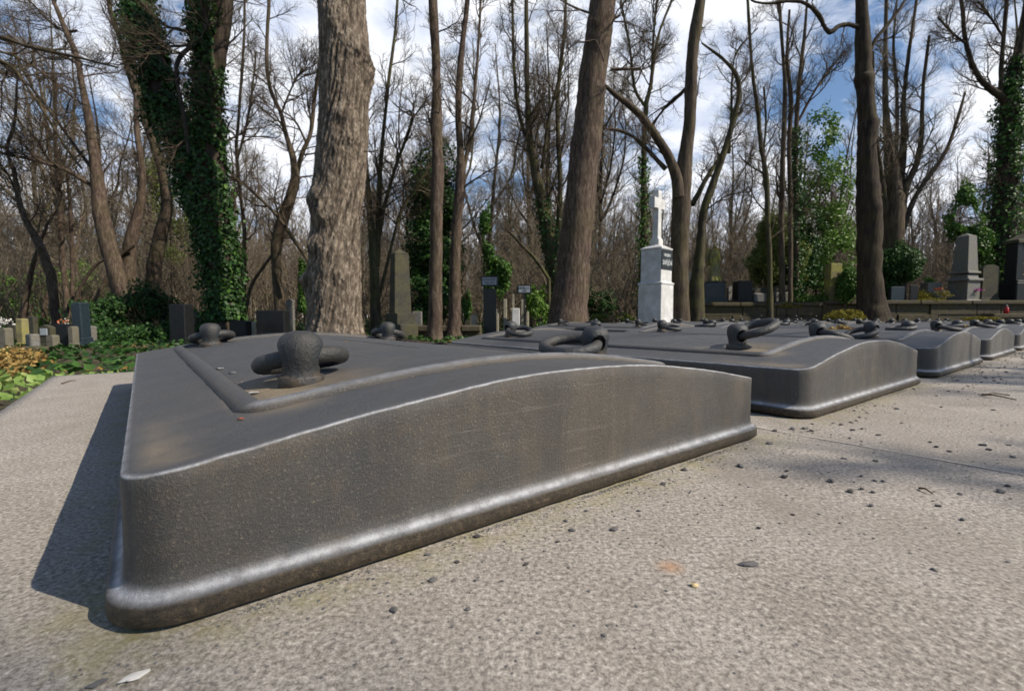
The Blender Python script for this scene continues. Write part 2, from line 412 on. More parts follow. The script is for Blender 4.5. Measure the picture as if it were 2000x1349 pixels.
M = dict(
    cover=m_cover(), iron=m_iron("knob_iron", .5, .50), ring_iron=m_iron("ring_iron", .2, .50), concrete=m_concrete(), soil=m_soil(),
    bark_big=m_bark("furrowed_bark", (.16, .128, .098), (.37, .31, .245), vs=20, zs=.38, depth=.03, furrow=True),
    bark=m_bark("brown_bark", (.075, .056, .042), (.135, .105, .08), .25, (.10, .095, .03), depth=.018, vs=14),
    bark_dark=m_bark("dark_bark", (.042, .031, .025), (.08, .06, .047), .2, (.07, .07, .02), depth=.02, vs=12),
    bark_pink=m_bark("reddish_bark", (.085, .06, .047), (.165, .125, .10), 0.1, vs=22, zs=.22, depth=.016),
    bark_moss=m_bark("mossy_bark", (.06, .05, .034), (.105, .088, .06), .55, (.085, .088, .026), depth=.014, vs=14),
    twig=m_bark("twig_bark", (.085, .062, .048), (.13, .098, .075), .35, (.07, .07, .028), vs=20, depth=.003),
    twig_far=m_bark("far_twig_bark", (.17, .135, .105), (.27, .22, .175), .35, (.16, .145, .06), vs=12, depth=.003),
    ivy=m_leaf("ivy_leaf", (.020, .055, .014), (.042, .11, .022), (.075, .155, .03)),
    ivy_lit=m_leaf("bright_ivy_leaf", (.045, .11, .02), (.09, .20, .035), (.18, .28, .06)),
    yew=m_leaf("yew_leaf", (.08, .12, .022), (.16, .20, .04), (.24, .27, .07), .5, .3),
    laurel=m_leaf("laurel_leaf", (.07, .15, .02), (.14, .26, .04), (.22, .34, .06)),
    lime=m_leaf("lime_leaf", (.16, .28, .06), (.30, .42, .11), (.46, .48, .20), .5, .3, .35),
    litter=m_leaf("dry_leaf", (.20, .12, .035), (.40, .27, .09), (.55, .42, .17), .7, .2, .2),
    drymoss=m_leaf("yellow_moss", (.16, .14, .02), (.26, .23, .04), (.3, .27, .06), .8, .1, .1),
    white=m_stone("white_granite", (.50, .50, .49), (.70, .705, .71), 5, .6, .35, (.34, .35, .30), spk=.35),
    grey=m_stone("grey_granite", (.11, .11, .11), (.19, .185, .175), 25, .6, .25, spk=.5),
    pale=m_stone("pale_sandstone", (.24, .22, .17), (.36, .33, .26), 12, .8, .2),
    dim=m_stone("shaded_sandstone", (.11, .10, .08), (.18, .165, .13), 12, .8, .4, (.09, .09, .03)),  # darker copy of the pale sandstone, shade put into its colour
    dark=m_stone("dark_granite", (.009, .01, .011), (.017, .018, .02), 30, .4, spk=.2, spec=.25),
    bluedark=m_stone("blue_dark_granite", (.012, .022, .03), (.025, .04, .052), 25, .35, spk=.2),
    olive=m_stone("weathered_granite", (.03, .029, .023), (.06, .057, .044), 20, .8, .5, (.09, .085, .03)),
    mossy=m_stone("mossy_sandstone", (.16, .14, .07), (.26, .23, .12), 8, .9, .8, (.34, .32, .05)),
    kerb=m_stone("kerb_stone", (.05, .04, .028), (.095, .078, .056), 10, .9, .6, (.075, .065, .02)),
    black=m_plain("black_panel", (.015, .017, .019), .35), plate=m_plain("sign_plate", (.34, .38, .42), .4),
    letter=m_plain("pale_lettering", (.55, .58, .58), .6), letter_dark=m_plain("dark_lettering", (.03, .035, .04), .6),
    pebble=m_stone("grey_pebble", (.08, .08, .085), (.17, .165, .16), 60, .8), shell=m_plain("white_flake", (.62, .60, .56), .7),
    gold=m_plain("gilt_lettering", (.35, .22, .07), .5), red=m_plain("red_lantern_glass", (.45, .02, .02), .2), pink=m_plain("magenta_petals", (.55, .05, .40), .6),
    orange=m_plain("orange_petals", (.6, .16, .05), .6), terracotta=m_plain("terracotta", (.30, .12, .06), .8), wood=m_plain("brown_twig", (.10, .065, .04), .8),
)

# ------------------------------------------------------------------ ground and concrete platform
rng = random.Random(7)
def gp(px, py, z=0.0):
    """Point where the ray of a pixel meets the level z."""
    a = at(px, py, 1.0); t = (z - H) / (a.z - H)
    return Vector((a.x * t, t, z))
mb = MB()
nG = 60
xs = [-160 + 320 * i / nG for i in range(nG + 1)]; ys = [-120 + 320 * i / nG for i in range(nG + 1)]
V = [(x, y, G) for y in ys for x in xs]
F = [(j * (nG + 1) + i, j * (nG + 1) + i + 1, (j + 1) * (nG + 1) + i + 1, (j + 1) * (nG + 1) + i) for j in range(nG) for i in range(nG)]
mb.add(V, F)
tag(mb.build("ground", M['soil']), kind="structure")

ROT = PI / 2 - 0.9096                      # direction of the row of covers
cU = Vector((math.cos(ROT), math.sin(ROT), 0)); cV = Vector((-math.sin(ROT), math.cos(ROT), 0))
P0 = Vector((-1.1997 * H, 1.4165 * H, 0))
Wd, Ln, Sp = 4.146 * H, 6.843 * H, 5.143 * H
h0, hc = 0.478 * H, 0.71 * H
LIP = 0.052 * H
def uv2w(u, v, z=0.0): return P0 + cU * u + cV * v + Vector((0, 0, z))
def w2uv(p): q = p - P0; return q.dot(cU), q.dot(cV)

ROW2 = Ln + 2.5 * H
covers = [(k * Sp, 0.0, 0, k) for k in range(0, 9)] + [(k * Sp, ROW2, 1, k) for k in range(3, 9)]
def slab(name, u0, u1, v0, v1, z=0.0, step=.04):
    nu = max(2, int((u1 - u0) / step)); nv = max(2, int((v1 - v0) / step))
    U = np.linspace(u0, u1, nu + 1); Vv = np.linspace(v0, v1, nv + 1)
    UU, VV = np.meshgrid(U, Vv)
    al = np.zeros(UU.shape)
    for (cu, cv, r, k) in covers:
        du = np.maximum(np.maximum(cu - LIP - UU, UU - cu - Wd - LIP), 0); dv = np.maximum(np.maximum(cv - LIP - VV, VV - cv - Ln - LIP), 0)
        al = np.maximum(al, np.clip(1 - np.hypot(du, dv) / .09, 0, 1) * (1.0 if k < 2 else .5))
    X = P0.x + UU * cU.x + VV * cV.x; Y = P0.y + UU * cU.y + VV * cV.y
    Z = np.full(X.shape, z)
    for i in range(nv + 1):
        for j in range(nu + 1):
            Z[i, j] += .0016 * mn.noise(Vector((X[i, j] * 3, Y[i, j] * 3, 1)))
    n = (nu + 1) * (nv + 1)
    idx = np.arange(n).reshape(nv + 1, nu + 1)
    V = np.stack([X, Y, Z], -1).reshape(-1, 3)
    F = np.stack([idx[:-1, :-1], idx[:-1, 1:], idx[1:, 1:], idx[1:, :-1]], -1).reshape(-1, 4)
    # skirt
    rim = list(idx[0, :]) + list(idx[1:, -1]) + list(idx[-1, -2::-1]) + list(idx[-2:0:-1, 0])
    W_ = V[rim].copy(); W_[:, 2] = G - .06
    m_ = len(rim); S = [(rim[(i)], n + i, n + (i + 1) % m_, rim[(i + 1) % m_]) for i in range(m_)]
    me = fast_mesh(name, np.concatenate([V, W_]), np.concatenate([F, np.array(S)]), smooth=False)
    a = me.attributes.new("algae", 'FLOAT', 'POINT'); a.data.foreach_set("value", np.concatenate([al.ravel(), np.zeros(m_)]).astype(np.float32))
    o = link(name, me, M['concrete']); tag(o, kind="structure"); return o
VE = 9.3 * H
slab("pavement", -1.15 * H, 15.5, -2.2, VE)
slab("pavement", 3 * Sp - 1.1 * H, 15.5, VE + .004, ROW2 + Ln + 1.1 * H, step=.08)
# worn pale mortar joints between the cast slabs
for k in range(0, 8):
    mb = MB(); u = 4.45 * H + k * Sp
    pts = []; n = 70
    for i in range(n + 1):
        v = -2.2 + (2.2 + .5 * H) * i / n
        w = .0028 + .0022 * mn.noise(Vector((v * 9, k * 3.1, 0))); du = .0035 * mn.noise(Vector((v * 5, k, 4)))
        pts += [tuple(uv2w(u + du - w, v, .0022)), tuple(uv2w(u + du + w, v, .0022))]
    mb.add(pts, [(2 * i, 2 * i + 1, 2 * i + 3, 2 * i + 2) for i in range(n)])
    tag(mb.build("pavement_joint", m_plain("mortar", (.50, .47, .42), .9) if k == 0 else bpy.data.materials["mortar"]), kind="structure")

# ------------------------------------------------------------------ cast iron grave covers
def zt(u):
    t = min(1, max(0, u / Wd)) * 2 - 1
    a = 1 - t * t
    b = .5 + .5 * math.cos(PI * t)
    return h0 + (hc - h0) * (.78 * a + .22 * b)
def outline(o, r, nu=70, nv=60, nc=9):
    """Closed rounded rectangle offset by o, counter-clockwise from the near left corner."""
    r = max(r + o, .004); x0, x1, y0, y1 = -o, Wd + o, -o, Ln + o
    P = []
    def seg(a, b, n):
        for i in range(n): t = i / n; P.append((a[0] + (b[0] - a[0]) * t, a[1] + (b[1] - a[1]) * t))
    def arc(cx, cy, a0, n):
        for i in range(n): a = a0 + PI / 2 * i / n; P.append((cx + r * math.cos(a), cy + r * math.sin(a)))
    seg((x0 + r, y0), (x1 - r, y0), nu); arc(x1 - r, y0 + r, -PI / 2, nc)
    seg((x1, y0 + r), (x1, y1 - r), nv); arc(x1 - r, y1 - r, 0, nc)
    seg((x1 - r, y1), (x0 + r, y1), nu); arc(x0 + r, y1 - r, PI / 2, nc)
    seg((x0, y1 - r), (x0, y0 + r), nv); arc(x0 + r, y0 + r, PI, nc)
    return P
CR = .17 * H
def shell_mesh(name, seed, hi):
    kw = dict(nu=150, nv=130, nc=14) if hi else dict(nu=56, nv=20, nc=8)
    rings = []; wear_highlight = []; dirt = []
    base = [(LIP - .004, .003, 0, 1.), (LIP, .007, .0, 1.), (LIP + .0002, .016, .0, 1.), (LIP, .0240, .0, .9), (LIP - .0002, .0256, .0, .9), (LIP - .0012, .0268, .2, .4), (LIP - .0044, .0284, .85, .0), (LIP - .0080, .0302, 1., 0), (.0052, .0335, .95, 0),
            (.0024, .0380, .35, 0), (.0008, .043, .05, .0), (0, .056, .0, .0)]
    for o, z, w, d in base:
        P = outline(o, CR, **kw); rings.append([(x, y, z) for x, y in P]); wear_highlight += [w] * len(P); dirt += [0] * len(P)
    nw = 7
    P = outline(0, CR, **kw)
    for k in range(1, nw + 1):
        t = k / nw
        rings.append([(x, y, .056 + (zt(x) - .0035 - .056) * t) for x, y in P]); wear_highlight += [0 if k < nw else .06] * len(P); dirt += [0] * len(P)
    rings.append([(x, y, zt(x) - .0012) for x, y in outline(-.0008, CR, **kw)]); wear_highlight += [1.] * len(P); dirt += [0] * len(P)
    rings.append([(x, y, zt(x)) for x, y in outline(-.0030, CR, **kw)]); wear_highlight += [.8] * len(P); dirt += [0] * len(P)
    rings.append([(x, y, zt(x) + .0002) for x, y in outline(-.0080, CR, **kw)]); wear_highlight += [.06] * len(P); dirt += [0] * len(P)
    Q = outline(-.0080, CR, **kw)
    ns = 30 if hi else 10
    for k in range(1, ns + 1):
        t = k / ns; R = []
        for x, y in Q:
            cx, cy = Wd / 2, min(max(y, Wd / 2), Ln - Wd / 2)
            X = x + (cx - x) * t * .995; Y = y + (cy - y) * t
            R.append((X, Y, zt(X)))
            d = 0
            if hi:
                e = max(0, 1 - abs(X - .20) / .075) * max(0, 1 - abs(Y - .33) / .22)
                e2 = max(0, 1 - abs(X - .03) / .05) * max(0, 1 - abs(Y - .05) / .30)
                e3 = max(0, 1 - math.hypot(X - .27, (Y - .32)) / .16)
                d = min(1, 2.4 * e + .9 * e2 + .8 * e3)
            dirt.append(d); wear_highlight.append(0)
        rings.append(R)
    n = len(P)
    V = np.array([p for r in rings for p in r])
    # casting unevenness
    amp = .0018
    for i, p in enumerate(V):
        q = Vector((p[0] * 5 + seed, p[1] * 5, p[2] * 5)); f = Vector((p[0] * 38 + seed, p[1] * 38, p[2] * 38))
        dsp = mn.noise(q) * amp + (mn.noise(f) * .0007 if hi else 0)
        edge = p[2] > .06 and (abs(p[1]) < .004); lipn = p[2] < .031
        V[i, 2] += dsp * (1.0 if p[2] > .05 else .3)
        V[i, 1] += dsp * (.9 if abs(p[1]) < .03 else 0)
        if lipn: V[i, 1] += .0016 * mn.noise(Vector((p[0] * 22, p[1] * 9, seed))); V[i, 2] += .0012 * mn.noise(Vector((p[0] * 30, p[1] * 30, 9))) if p[2] > .02 else 0
        if edge and hi: V[i, 1] += .0016 * mn.noise(Vector((p[0] * 90, p[2] * 60, 3)))
    idx = np.arange(len(V)).reshape(len(rings), n)
    nx = np.roll(idx, -1, axis=1)
    F = np.stack([idx[:-1], nx[:-1], nx[1:], idx[1:]], -1).reshape(-1, 4)
    me = fast_mesh(name, V, F)
    for nm, dat in (("wear_highlight", wear_highlight), ("dirt", dirt)):
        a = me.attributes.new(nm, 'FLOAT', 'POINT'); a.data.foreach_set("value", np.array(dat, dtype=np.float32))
    gr = [min(1, max(0, (.030 - p[2]) / .006)) for p in V]
    a = me.attributes.new("grime", 'FLOAT', 'POINT'); a.data.foreach_set("value", np.array(gr, dtype=np.float32))
    me.materials.append(M['cover']); return me
MR = .052 * H
def moulding_mesh(name, hi):
    iu, iv, r = .467 * H, .60 * H, .10 * H
    def seg(a, b, n): return [(a[0] + (b[0] - a[0]) * i / n, a[1] + (b[1] - a[1]) * i / n) for i in range(n)]
    nn = (90, 90, 7) if hi else (26, 12, 4)
    x0, x1, y0, y1 = iu, Wd - iu, iv, Ln - iv; P = []
    def arc(cx, cy, a0): return [(cx + r * math.cos(a0 + PI / 2 * i / nn[2]), cy + r * math.sin(a0 + PI / 2 * i / nn[2])) for i in range(nn[2])]
    P += seg((x0 + r, y0), (x1 - r, y0), nn[0]) + arc(x1 - r, y0 + r, -PI / 2) + seg((x1, y0 + r), (x1, y1 - r), nn[1]) + arc(x1 - r, y1 - r, 0)
    P += seg((x1 - r, y1), (x0 + r, y1), nn[0]) + arc(x0 + r, y1 - r, PI / 2) + seg((x0, y1 - r), (x0, y0 + r), nn[1]) + arc(x0 + r, y0 + r, PI)
    n = len(P); k = 12; V = []; wear_highlight = []
    for i, (x, y) in enumerate(P):
        ax, ay = P[i - 1]; bx, by = P[(i + 1) % n]
        tx, ty = bx - ax, by - ay; l = math.hypot(tx, ty); nx_, ny_ = ty / l, -tx / l
        for j in range(k):
            a = -.25 + (PI + .5) * j / (k - 1)
            rr = MR * (1 + .05 * mn.noise(Vector((x * 14, y * 14, j))))
            X = x + nx_ * rr * math.cos(a) * 1.15; Y = y + ny_ * rr * math.cos(a) * 1.15
            V.append((X, Y, zt(X) + rr * math.sin(a) * .80)); wear_highlight.append(max(0, math.sin(a) - .55) * 1.5 * (1.25 if y < iv + r * .4 else .12))  # highlight painted along the roll, strongest on its near run
    F = []
    for i in range(n):
        i2 = (i + 1) % n
        for j in range(k - 1): F.append((i * k + j, i * k + j + 1, i2 * k + j + 1, i2 * k + j))
    me = fast_mesh(name, V, F)
    a = me.attributes.new("wear_highlight", 'FLOAT', 'POINT'); a.data.foreach_set("value", np.array(wear_highlight, dtype=np.float32))
    me.attributes.new("dirt", 'FLOAT', 'POINT')
    me.materials.append(M['cover']); return me

HOLE = .155 * H
def knob_mesh(hi):
    prof = [(.110, -.03), (.108, .03), (.102, .055), (.102, .075), (.108, .105), (.118, .14), (.126, .18), (.128, .212), (.123, .242), (.109, .270), (.085, .291), (.050, .303), (.014, .307)]
    mb = MB(); mb.lathe([(r * H, z * H) for r, z in prof], 40 if hi else 16)
    o = mb.build("knob_tmp", M['iron'], smooth=True)
    cutter = MB(); n = 20
    V = []; rr = .066 * H
    for s_ in (-.2 * H, .2 * H):
        for i in range(n): a = 2 * PI * i / n; V.append((rr * math.cos(a) * 1.0, s_, HOLE + rr * 1.1 * math.sin(a)))
    cutter.add(V, [tuple(range(n - 1, -1, -1)), tuple(range(n, 2 * n))] + [(i, (i + 1) % n, n + (i + 1) % n, n + i) for i in range(n)])
    c = cutter.build("cut_tmp", M['iron'])
    bm_ = bmesh.new(); bm_.from_mesh(c.data); bmesh.ops.recalc_face_normals(bm_, faces=bm_.faces); bm_.to_mesh(c.data); bm_.free()
    if hi:
        md = o.modifiers.new("s", 'SUBSURF'); md.levels = 1
    md = o.modifiers.new("b", 'BOOLEAN'); md.operation = 'DIFFERENCE'; md.object = c; md.solver = 'EXACT'
    dg = bpy.context.evaluated_depsgraph_get(); dg.update()
    me = bpy.data.meshes.new_from_object(o.evaluated_get(dg), depsgraph=dg)
    me.name = "knob"
    for v in me.vertices:
        q = v.co * 26 / H * .32
        d = mn.noise(Vector(q)) * .0016
        v.co.x += d * (1 if v.co.x > 0 else -1); v.co.z += d * .6
    bpy.data.objects.remove(o); bpy.data.objects.remove(c)
    if len(me.materials) == 0: me.materials.append(M['iron'])
    me.polygons.foreach_set("use_smooth", [True] * len(me.polygons))
    try: me.set_sharp_from_angle(angle=math.radians(50))
    except Exception: pass
    return me
RR, RT = .236 * H, .050 * H
def ring_mesh(hi):
    A, B_ = (56, 18) if hi else (22, 8)
    V = []; F = []
    for i in range(A):
        a = 2 * PI * i / A
        for j in range(B_):
            b = 2 * PI * j / B_
            rt = RT * (1 + .07 * mn.noise(Vector((math.cos(a) * 4, math.sin(a) * 4, b))))
            r = RR * (1 + .02 * math.sin(2 * a)) + rt * math.cos(b)
            V.append((RR - r * math.cos(a), r * math.sin(a), rt * math.sin(b)))
            F.append((i * B_ + j, i * B_ + (j + 1) % B_, ((i + 1) % A) * B_ + (j + 1) % B_, ((i + 1) % A) * B_ + j))
    me = fast_mesh("ring", V, [f[::-1] for f in F]); me.materials.append(M['ring_iron']); return me
def collar_mesh(hi):
    mb = MB(); prof = [(.124, -.03), (.126, .012), (.125, .036), (.119, .046), (.100, .052)]
    mb.lathe([(r * H, z * H) for r, z in prof], 30 if hi else 12)
    me = mb.mesh("collar"); 
    for v in me.vertices:
        d = 1 + .08 * mn.noise(v.co * 70); v.co.x *= d; v.co.y *= d
    me.materials.append(M['iron']); me.polygons.foreach_set("use_smooth", [True] * len(me.polygons)); return me

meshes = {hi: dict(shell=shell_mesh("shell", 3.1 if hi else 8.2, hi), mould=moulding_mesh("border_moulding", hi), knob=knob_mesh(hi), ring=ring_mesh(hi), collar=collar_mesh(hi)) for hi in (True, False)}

kU, kV = .806 * H, 1.1014 * H
ring_dir = {   # (row, cover, corner): world heading of the ring in degrees, optional lift
    (0, 0, 'NL'): (112, None), (0, 0, 'FL'): (118, None), (0, 0, 'FR'): (104, None), (0, 0, 'NR'): (188, None, -.20),
    (0, 1, 'NL'): (4, 21, .04), (0, 1, 'FL'): (-38, None, .2), (0, 1, 'NR'): (-8, None), (0, 1, 'FR'): (196, None),
    (0, 2, 'NL'): (188, None), (0, 2, 'FL'): (-30, None), (0, 2, 'NR'): (200, None), (0, 2, 'FR'): (186, None),
    (0, 3, 'NL'): (-22, None), (1, 3, 'FL'): (-35, None), (1, 3, 'NL'): (-30, None)}
ord_ = ["first", "second", "third", "fourth", "fifth", "sixth", "seventh", "eighth", "ninth"]
def make_cover(u, v, row, k):
    hi = (row == 0 and k < 2); ms = meshes[hi]
    p = uv2w(u, v, .002)
    if row == 0:
        lab = {0: "largest dark cast iron grave cover, closest to the camera, dusty in its corner", 1: "dark cast iron grave cover whose front ring sticks up, right behind the largest one"}.get(k, f"{ord_[k]} arched cast iron cover from the left in the front row")
    else:
        lab = f"{ord_[k - 3]} arched cast iron cover from the left in the rear row"
    vr = random.Random(900 + row * 40 + k); wob_ = 0 if (row == 0 and k < 2) else 1
    root = empty("grave_cover", p + Vector((0, 0, .002 * wob_ * vr.random())), ROT + wob_ * vr.uniform(-.006, .006), label=lab, cat="grave cover", group="arched cast iron grave covers in rows")
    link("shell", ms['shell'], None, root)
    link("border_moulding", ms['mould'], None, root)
    r_ = random.Random(row * 100 + k)
    for nm, (a, b) in dict(NL=(kU, kV), NR=(Wd - kU, kV), FL=(kU, Ln - kV), FR=(Wd - kU, Ln - kV)).items():
        rd_ = ring_dir.get((row, k, nm), (r_.choice([0, 180, 190, -20, 100, 60, -40, 170]) + r_.uniform(-15, 15), None))
        head, lift = rd_[0], rd_[1]; roll = rd_[2] if len(rd_) > 2 else None
        az = math.radians(head) - ROT
        zs = zt(a)
        kn = link("knob", ms['knob'], None, root); kn.location = (a, b, zs); kn.rotation_euler = (0, 0, az)
        cl = link("collar", ms['collar'], None, kn)
        far_z = zt(a + 2 * RR * math.cos(az)) + RT * 1.02 - zs
        inc = math.atan2(far_z - HOLE, 2 * RR) if lift is None else math.radians(lift)
        sl = (zt(a + .05 * -math.sin(az)) - zt(a - .05 * -math.sin(az))) / .1
        d = Vector((math.cos(inc), 0, math.sin(inc))); s_ = Vector((0, 1, sl * .9 if roll is None else roll)); s_ = (s_ - d * s_.dot(d)).normalized()
        n = d.cross(s_)
        rg = link("ring", ms['ring'], None, kn)
        rg.matrix_local = Matrix(((d.x, s_.x, n.x, 0), (d.y, s_.y, n.y, 0), (d.z, s_.z, n.z, HOLE), (0, 0, 0, 1)))
    return root
for c in covers: make_cover(*c)

# ------------------------------------------------------------------ small litter on the concrete and the covers
def pebble_mesh(seed, sub=2, flat=.6, m=None):
    bm_ = bmesh.new(); bmesh.ops.create_icosphere(bm_, subdivisions=sub, radius=1)
    for v in bm_.verts:
        n = v.co.normalized(); s = 1 + .42 * mn.noise(n * 1.3 + Vector((seed * 7.7, 0, 0))) + .16 * mn.noise(n * 3.5 + Vector((seed, 3, 0)))
        v.co = n * s; v.co.z *= flat; v.co.x *= 1.2
    me = bpy.data.meshes.new("pebble"); bm_.to_mesh(me); bm_.free(); me.materials.append(m or M['pebble']); return me
pebs = [pebble_mesh(i, 2, .45 + .1 * (i % 3)) for i in range(6)]
m_dark_chip = m_stone("dark_chip", (.04, .038, .04), (.09, .08, .075), 60, .8)
pebs_d = [pebble_mesh(i + 10, 1, .4, m_dark_chip) for i in range(4)]
def under_cover(p, pad=.01):
    u, v = w2uv(p)
    for (cu, cv, r, k) in covers:
        if cu - LIP - pad < u < cu + Wd + LIP + pad and cv - LIP - pad < v < cv + Ln + LIP + pad: return True
    return False
def surf_z(p):
    u, v = w2uv(p)
    for (cu, cv, r, k) in covers:
        if cu < u < cu + Wd and cv < v < cv + Ln: return zt(u - cu) + .002
    return 0.0
def put(name, me, p, s, label, cat, group=None, rz=None):
    o = link(name, me); o.location = p; o.scale = (s, s * rng.uniform(.7, 1.1), s); o.rotation_euler = (rng.uniform(-.2, .2), rng.uniform(-.2, .2), rng.uniform(0, 6.28) if rz is None else rz)
    tag(o, label, cat, group); return o
big = [(933, 1048, 9), (836, 1083, 7), (846, 1133, 10), (893, 1098, 7), (770, 1192, 11), (914, 1190, 7), (1027, 1103, 8), (930, 1133, 6), (1117, 1036, 8), (1090, 1058, 6), (1200, 1035, 9), (1146, 998, 6),
       (1247, 998, 6), (1105, 1018, 6), (1295, 945, 7), (1336, 918, 8), (1503, 867, 8), (1446, 911, 9), (1482, 1031, 6), (1610, 1130, 4), (1180, 1241, 6), (1570, 1148, 4), (1825, 1115, 8), (1968, 1098, 5),
       (1660, 960, 9), (1684, 955, 6), (1702, 987, 7), (1833, 988, 7), (1880, 1015, 7), (1955, 961, 9), (1968, 949, 7), (1875, 965, 5), (1682, 930, 5), (1550, 1005, 5), (1725, 940, 5), (1920, 870, 7), (1855, 882, 6), (1978, 893, 6), (1970, 870, 5), (1513, 842, 6), (1548, 838, 7), (1571, 837, 6), (1665, 840, 6), (1715, 850, 5)]
for i, (x, y, s) in enumerate(big):
    p = gp(x, y); 
    if under_cover(p, .003): continue
    sz = s / FPX * p.y * .75
    p.z = sz * .3; put("pebble", rng.choice(pebs if i % 3 else pebs_d), p, sz, "small grey stone chip lying on the bare concrete", "pebble", "stone chips scattered on the concrete")
# flat pieces
o = put("flat_stone", pebs[2], gp(1463, 1104) + Vector((0, 0, .002)), .011, "flat blue grey stone flake alone in the middle of the concrete", "stone"); o.scale = (.0105, .006, .0045); o.rotation_euler = (0, 0, .05)
wh = pebble_mesh(31, 3, .35, M['shell'])
o = put("white_flake", wh, gp(266, 1325) + Vector((0, 0, .003)), .008, "white oval flake with a hole at the bottom left of the concrete", "flake"); o.scale = (.0085, .0048, .004); o.rotation_euler = (0, 0, .75)
o = put("grey_flake", pebble_mesh(32, 2, .35), gp(188, 1338) + Vector((0, 0, .002)), .012, "pale grey flake beside the white one at the bottom left", "flake"); o.scale = (.006, .004, .003); o.rotation_euler = (0, 0, .7)
o = put("yellow_seed", pebble_mesh(33, 2, .6, m_plain("seed_skin", (.55, .42, .22), .6)), gp(1356, 1145) + Vector((0, 0, .002)), .004, "tiny yellow seed below the rust stain on the concrete", "seed")
# scattered grit: individuals near, finer grit as stuff
cnt = 0
while cnt < 270:
    u = 1.0 + rng.random() ** .8 * 6.5; v = -abs(rng.gauss(0, .42 if rng.random() < .6 else .12)) - .03 if u > 1.6 else -rng.random() * .3 - .03
    p = uv2w(u, v)
    if under_cover(p): continue
    s = rng.uniform(.0022, .0062) * (1 + .06 * p.y)
    p.z = s * .3; cnt += 1
    put("pebble", rng.choice(pebs_d + pebs[:2]), p, s, "small grey stone chip lying on the bare concrete", "pebble", "stone chips scattered on the concrete")
Vs = []; Fs = []
icoV = [v.co.copy() for v in pebs_d[0].vertices]; icoF = [tuple(p.vertices) for p in pebs_d[0].polygons]
mb = MB()
for i in range(4200):
    u = rng.uniform(-.3, 9.5); v = rng.choice([-abs(rng.gauss(0, .06)) - LIP, -rng.random() * 1.3, -abs(rng.gauss(0, .3))])
    p = uv2w(u, v); 
    if under_cover(p, .0): continue
    s = rng.uniform(.0007, .0021) * (1 + .12 * max(0, p.y)); a = rng.uniform(0, 6.28); ca, sa = math.cos(a) * s, math.sin(a) * s
    mb.add([(p.x + q.x * ca - q.y * sa, p.y + q.x * sa + q.y * ca, .0005 + q.z * s) for q in icoV], icoF)
for i in range(2600):
    k = rng.choice([0, 0, 0, 0, 1, 1, 2, 3]); t = .10 + rng.random() * (Wd - .16); v = -LIP - abs(rng.gauss(0, .006)) + .001
    if mn.noise(Vector((t * 5, k * 3, 0))) + rng.uniform(-.3, .3) < -.12: continue
    p = uv2w(k * Sp + t, v); s = rng.uniform(.0005, .0017); a = rng.uniform(0, 6.28); ca, sa = math.cos(a) * s, math.sin(a) * s
    mb.add([(p.x + q.x * ca - q.y * sa, p.y + q.x * sa + q.y * ca, .0005 + q.z * s) for q in icoV], icoF)
tag(mb.build("grit", M['pebble']), "fine dark grit strewn over the concrete in front of the iron covers", "grit", kind="stuff")
mb = MB()
for i in range(260):
    k = rng.choice([0, 0, 0, 1, 1, 2, 3]); u = rng.random() * Wd; v = rng.random() * Ln; s = rng.uniform(.0008, .0026)
    if k == 0 and rng.random() < .5: u = rng.uniform(.165, .3); v = rng.uniform(.2, .7)
    p = uv2w(u + k * Sp, v, zt(u) + .002); a = rng.uniform(0, 6.28); ca, sa = math.cos(a) * s, math.sin(a) * s
    mb.add([(p.x + q.x * ca - q.y * sa, p.y + q.x * sa + q.y * ca, p.z + q.z * s) for q in icoV], icoF)
tag(mb.build("crumbs", m_stone("bark_crumbs", (.20, .16, .11), (.34, .29, .22), 60, .9)), "fine bark crumbs and dust grains lying on top of the iron covers", "crumbs", kind="stuff")
# bark flakes and a dead leaf on the nearest cover
def flake(name, px, py, sx, sy, m, label, cat="flake", curl=.3):
    a0 = at(px, py, 1.0); d = (a0 - Vector((0, 0, H))); t = .5
    for _ in range(400):
        q = Vector((0, 0, H)) + d * t
        if q.z <= surf_z(q): break
        t += .005
    mb = MB(); V = []; n = 7
    for j in range(3):
        for i in range(n):
            x = (i / (n - 1) - .5) * sx; y = (j - 1) * .5 * sy * math.sin(PI * (i + .5) / n) * (1 + .3 * mn.noise(Vector((px, i, j))))
            V.append((x, y, .001 + curl * abs(y) + .12 * sx * mn.noise(Vector((i * .6, j, px)))))
    F = [(j * n + i, j * n + i + 1, (j + 1) * n + i + 1, (j + 1) * n + i) for j in range(2) for i in range(n - 1)]
    V2 = [(x, y, z - .0009) for x, y, z in V]; k = len(V); F2 = [tuple(reversed([q_ + k for q_ in f])) for f in F]
    edge = [i for i in range(n)] + [n * 2 - 1, n * 3 - 1] + [2 * n + i for i in range(n - 2, -1, -1)] + [n]
    F3 = [(edge[i], edge[i] + k, edge[(i + 1) % len(edge)] + k, edge[(i + 1) % len(edge)]) for i in range(len(edge))]
    mb.add(V + V2, F + F2 + F3)
    o = mb.build(name, m); q.z = surf_z(q) + .0015; o.location = q; o.rotation_euler = (0, -.12, rng.uniform(-.6, .6)); tag(o, label, cat); return o
mfl = m_plain("silver_flake", (.36, .35, .34), .6)
flake("bark_flake", 428, 722, .022, .014, mfl, "curled grey bark flake by the roll moulding, highest of the four")
flake("bark_flake", 453, 730, .020, .009, mfl, "thin grey bark flake between the moulding and the largest knob")
flake("bark_flake", 492, 771, .022, .018, mfl, "crumpled silvery flake just inside the moulding corner")
flake("bark_flake", 513, 789, .020, .009, mfl, "grey flake touching the inner bend of the moulding corner")
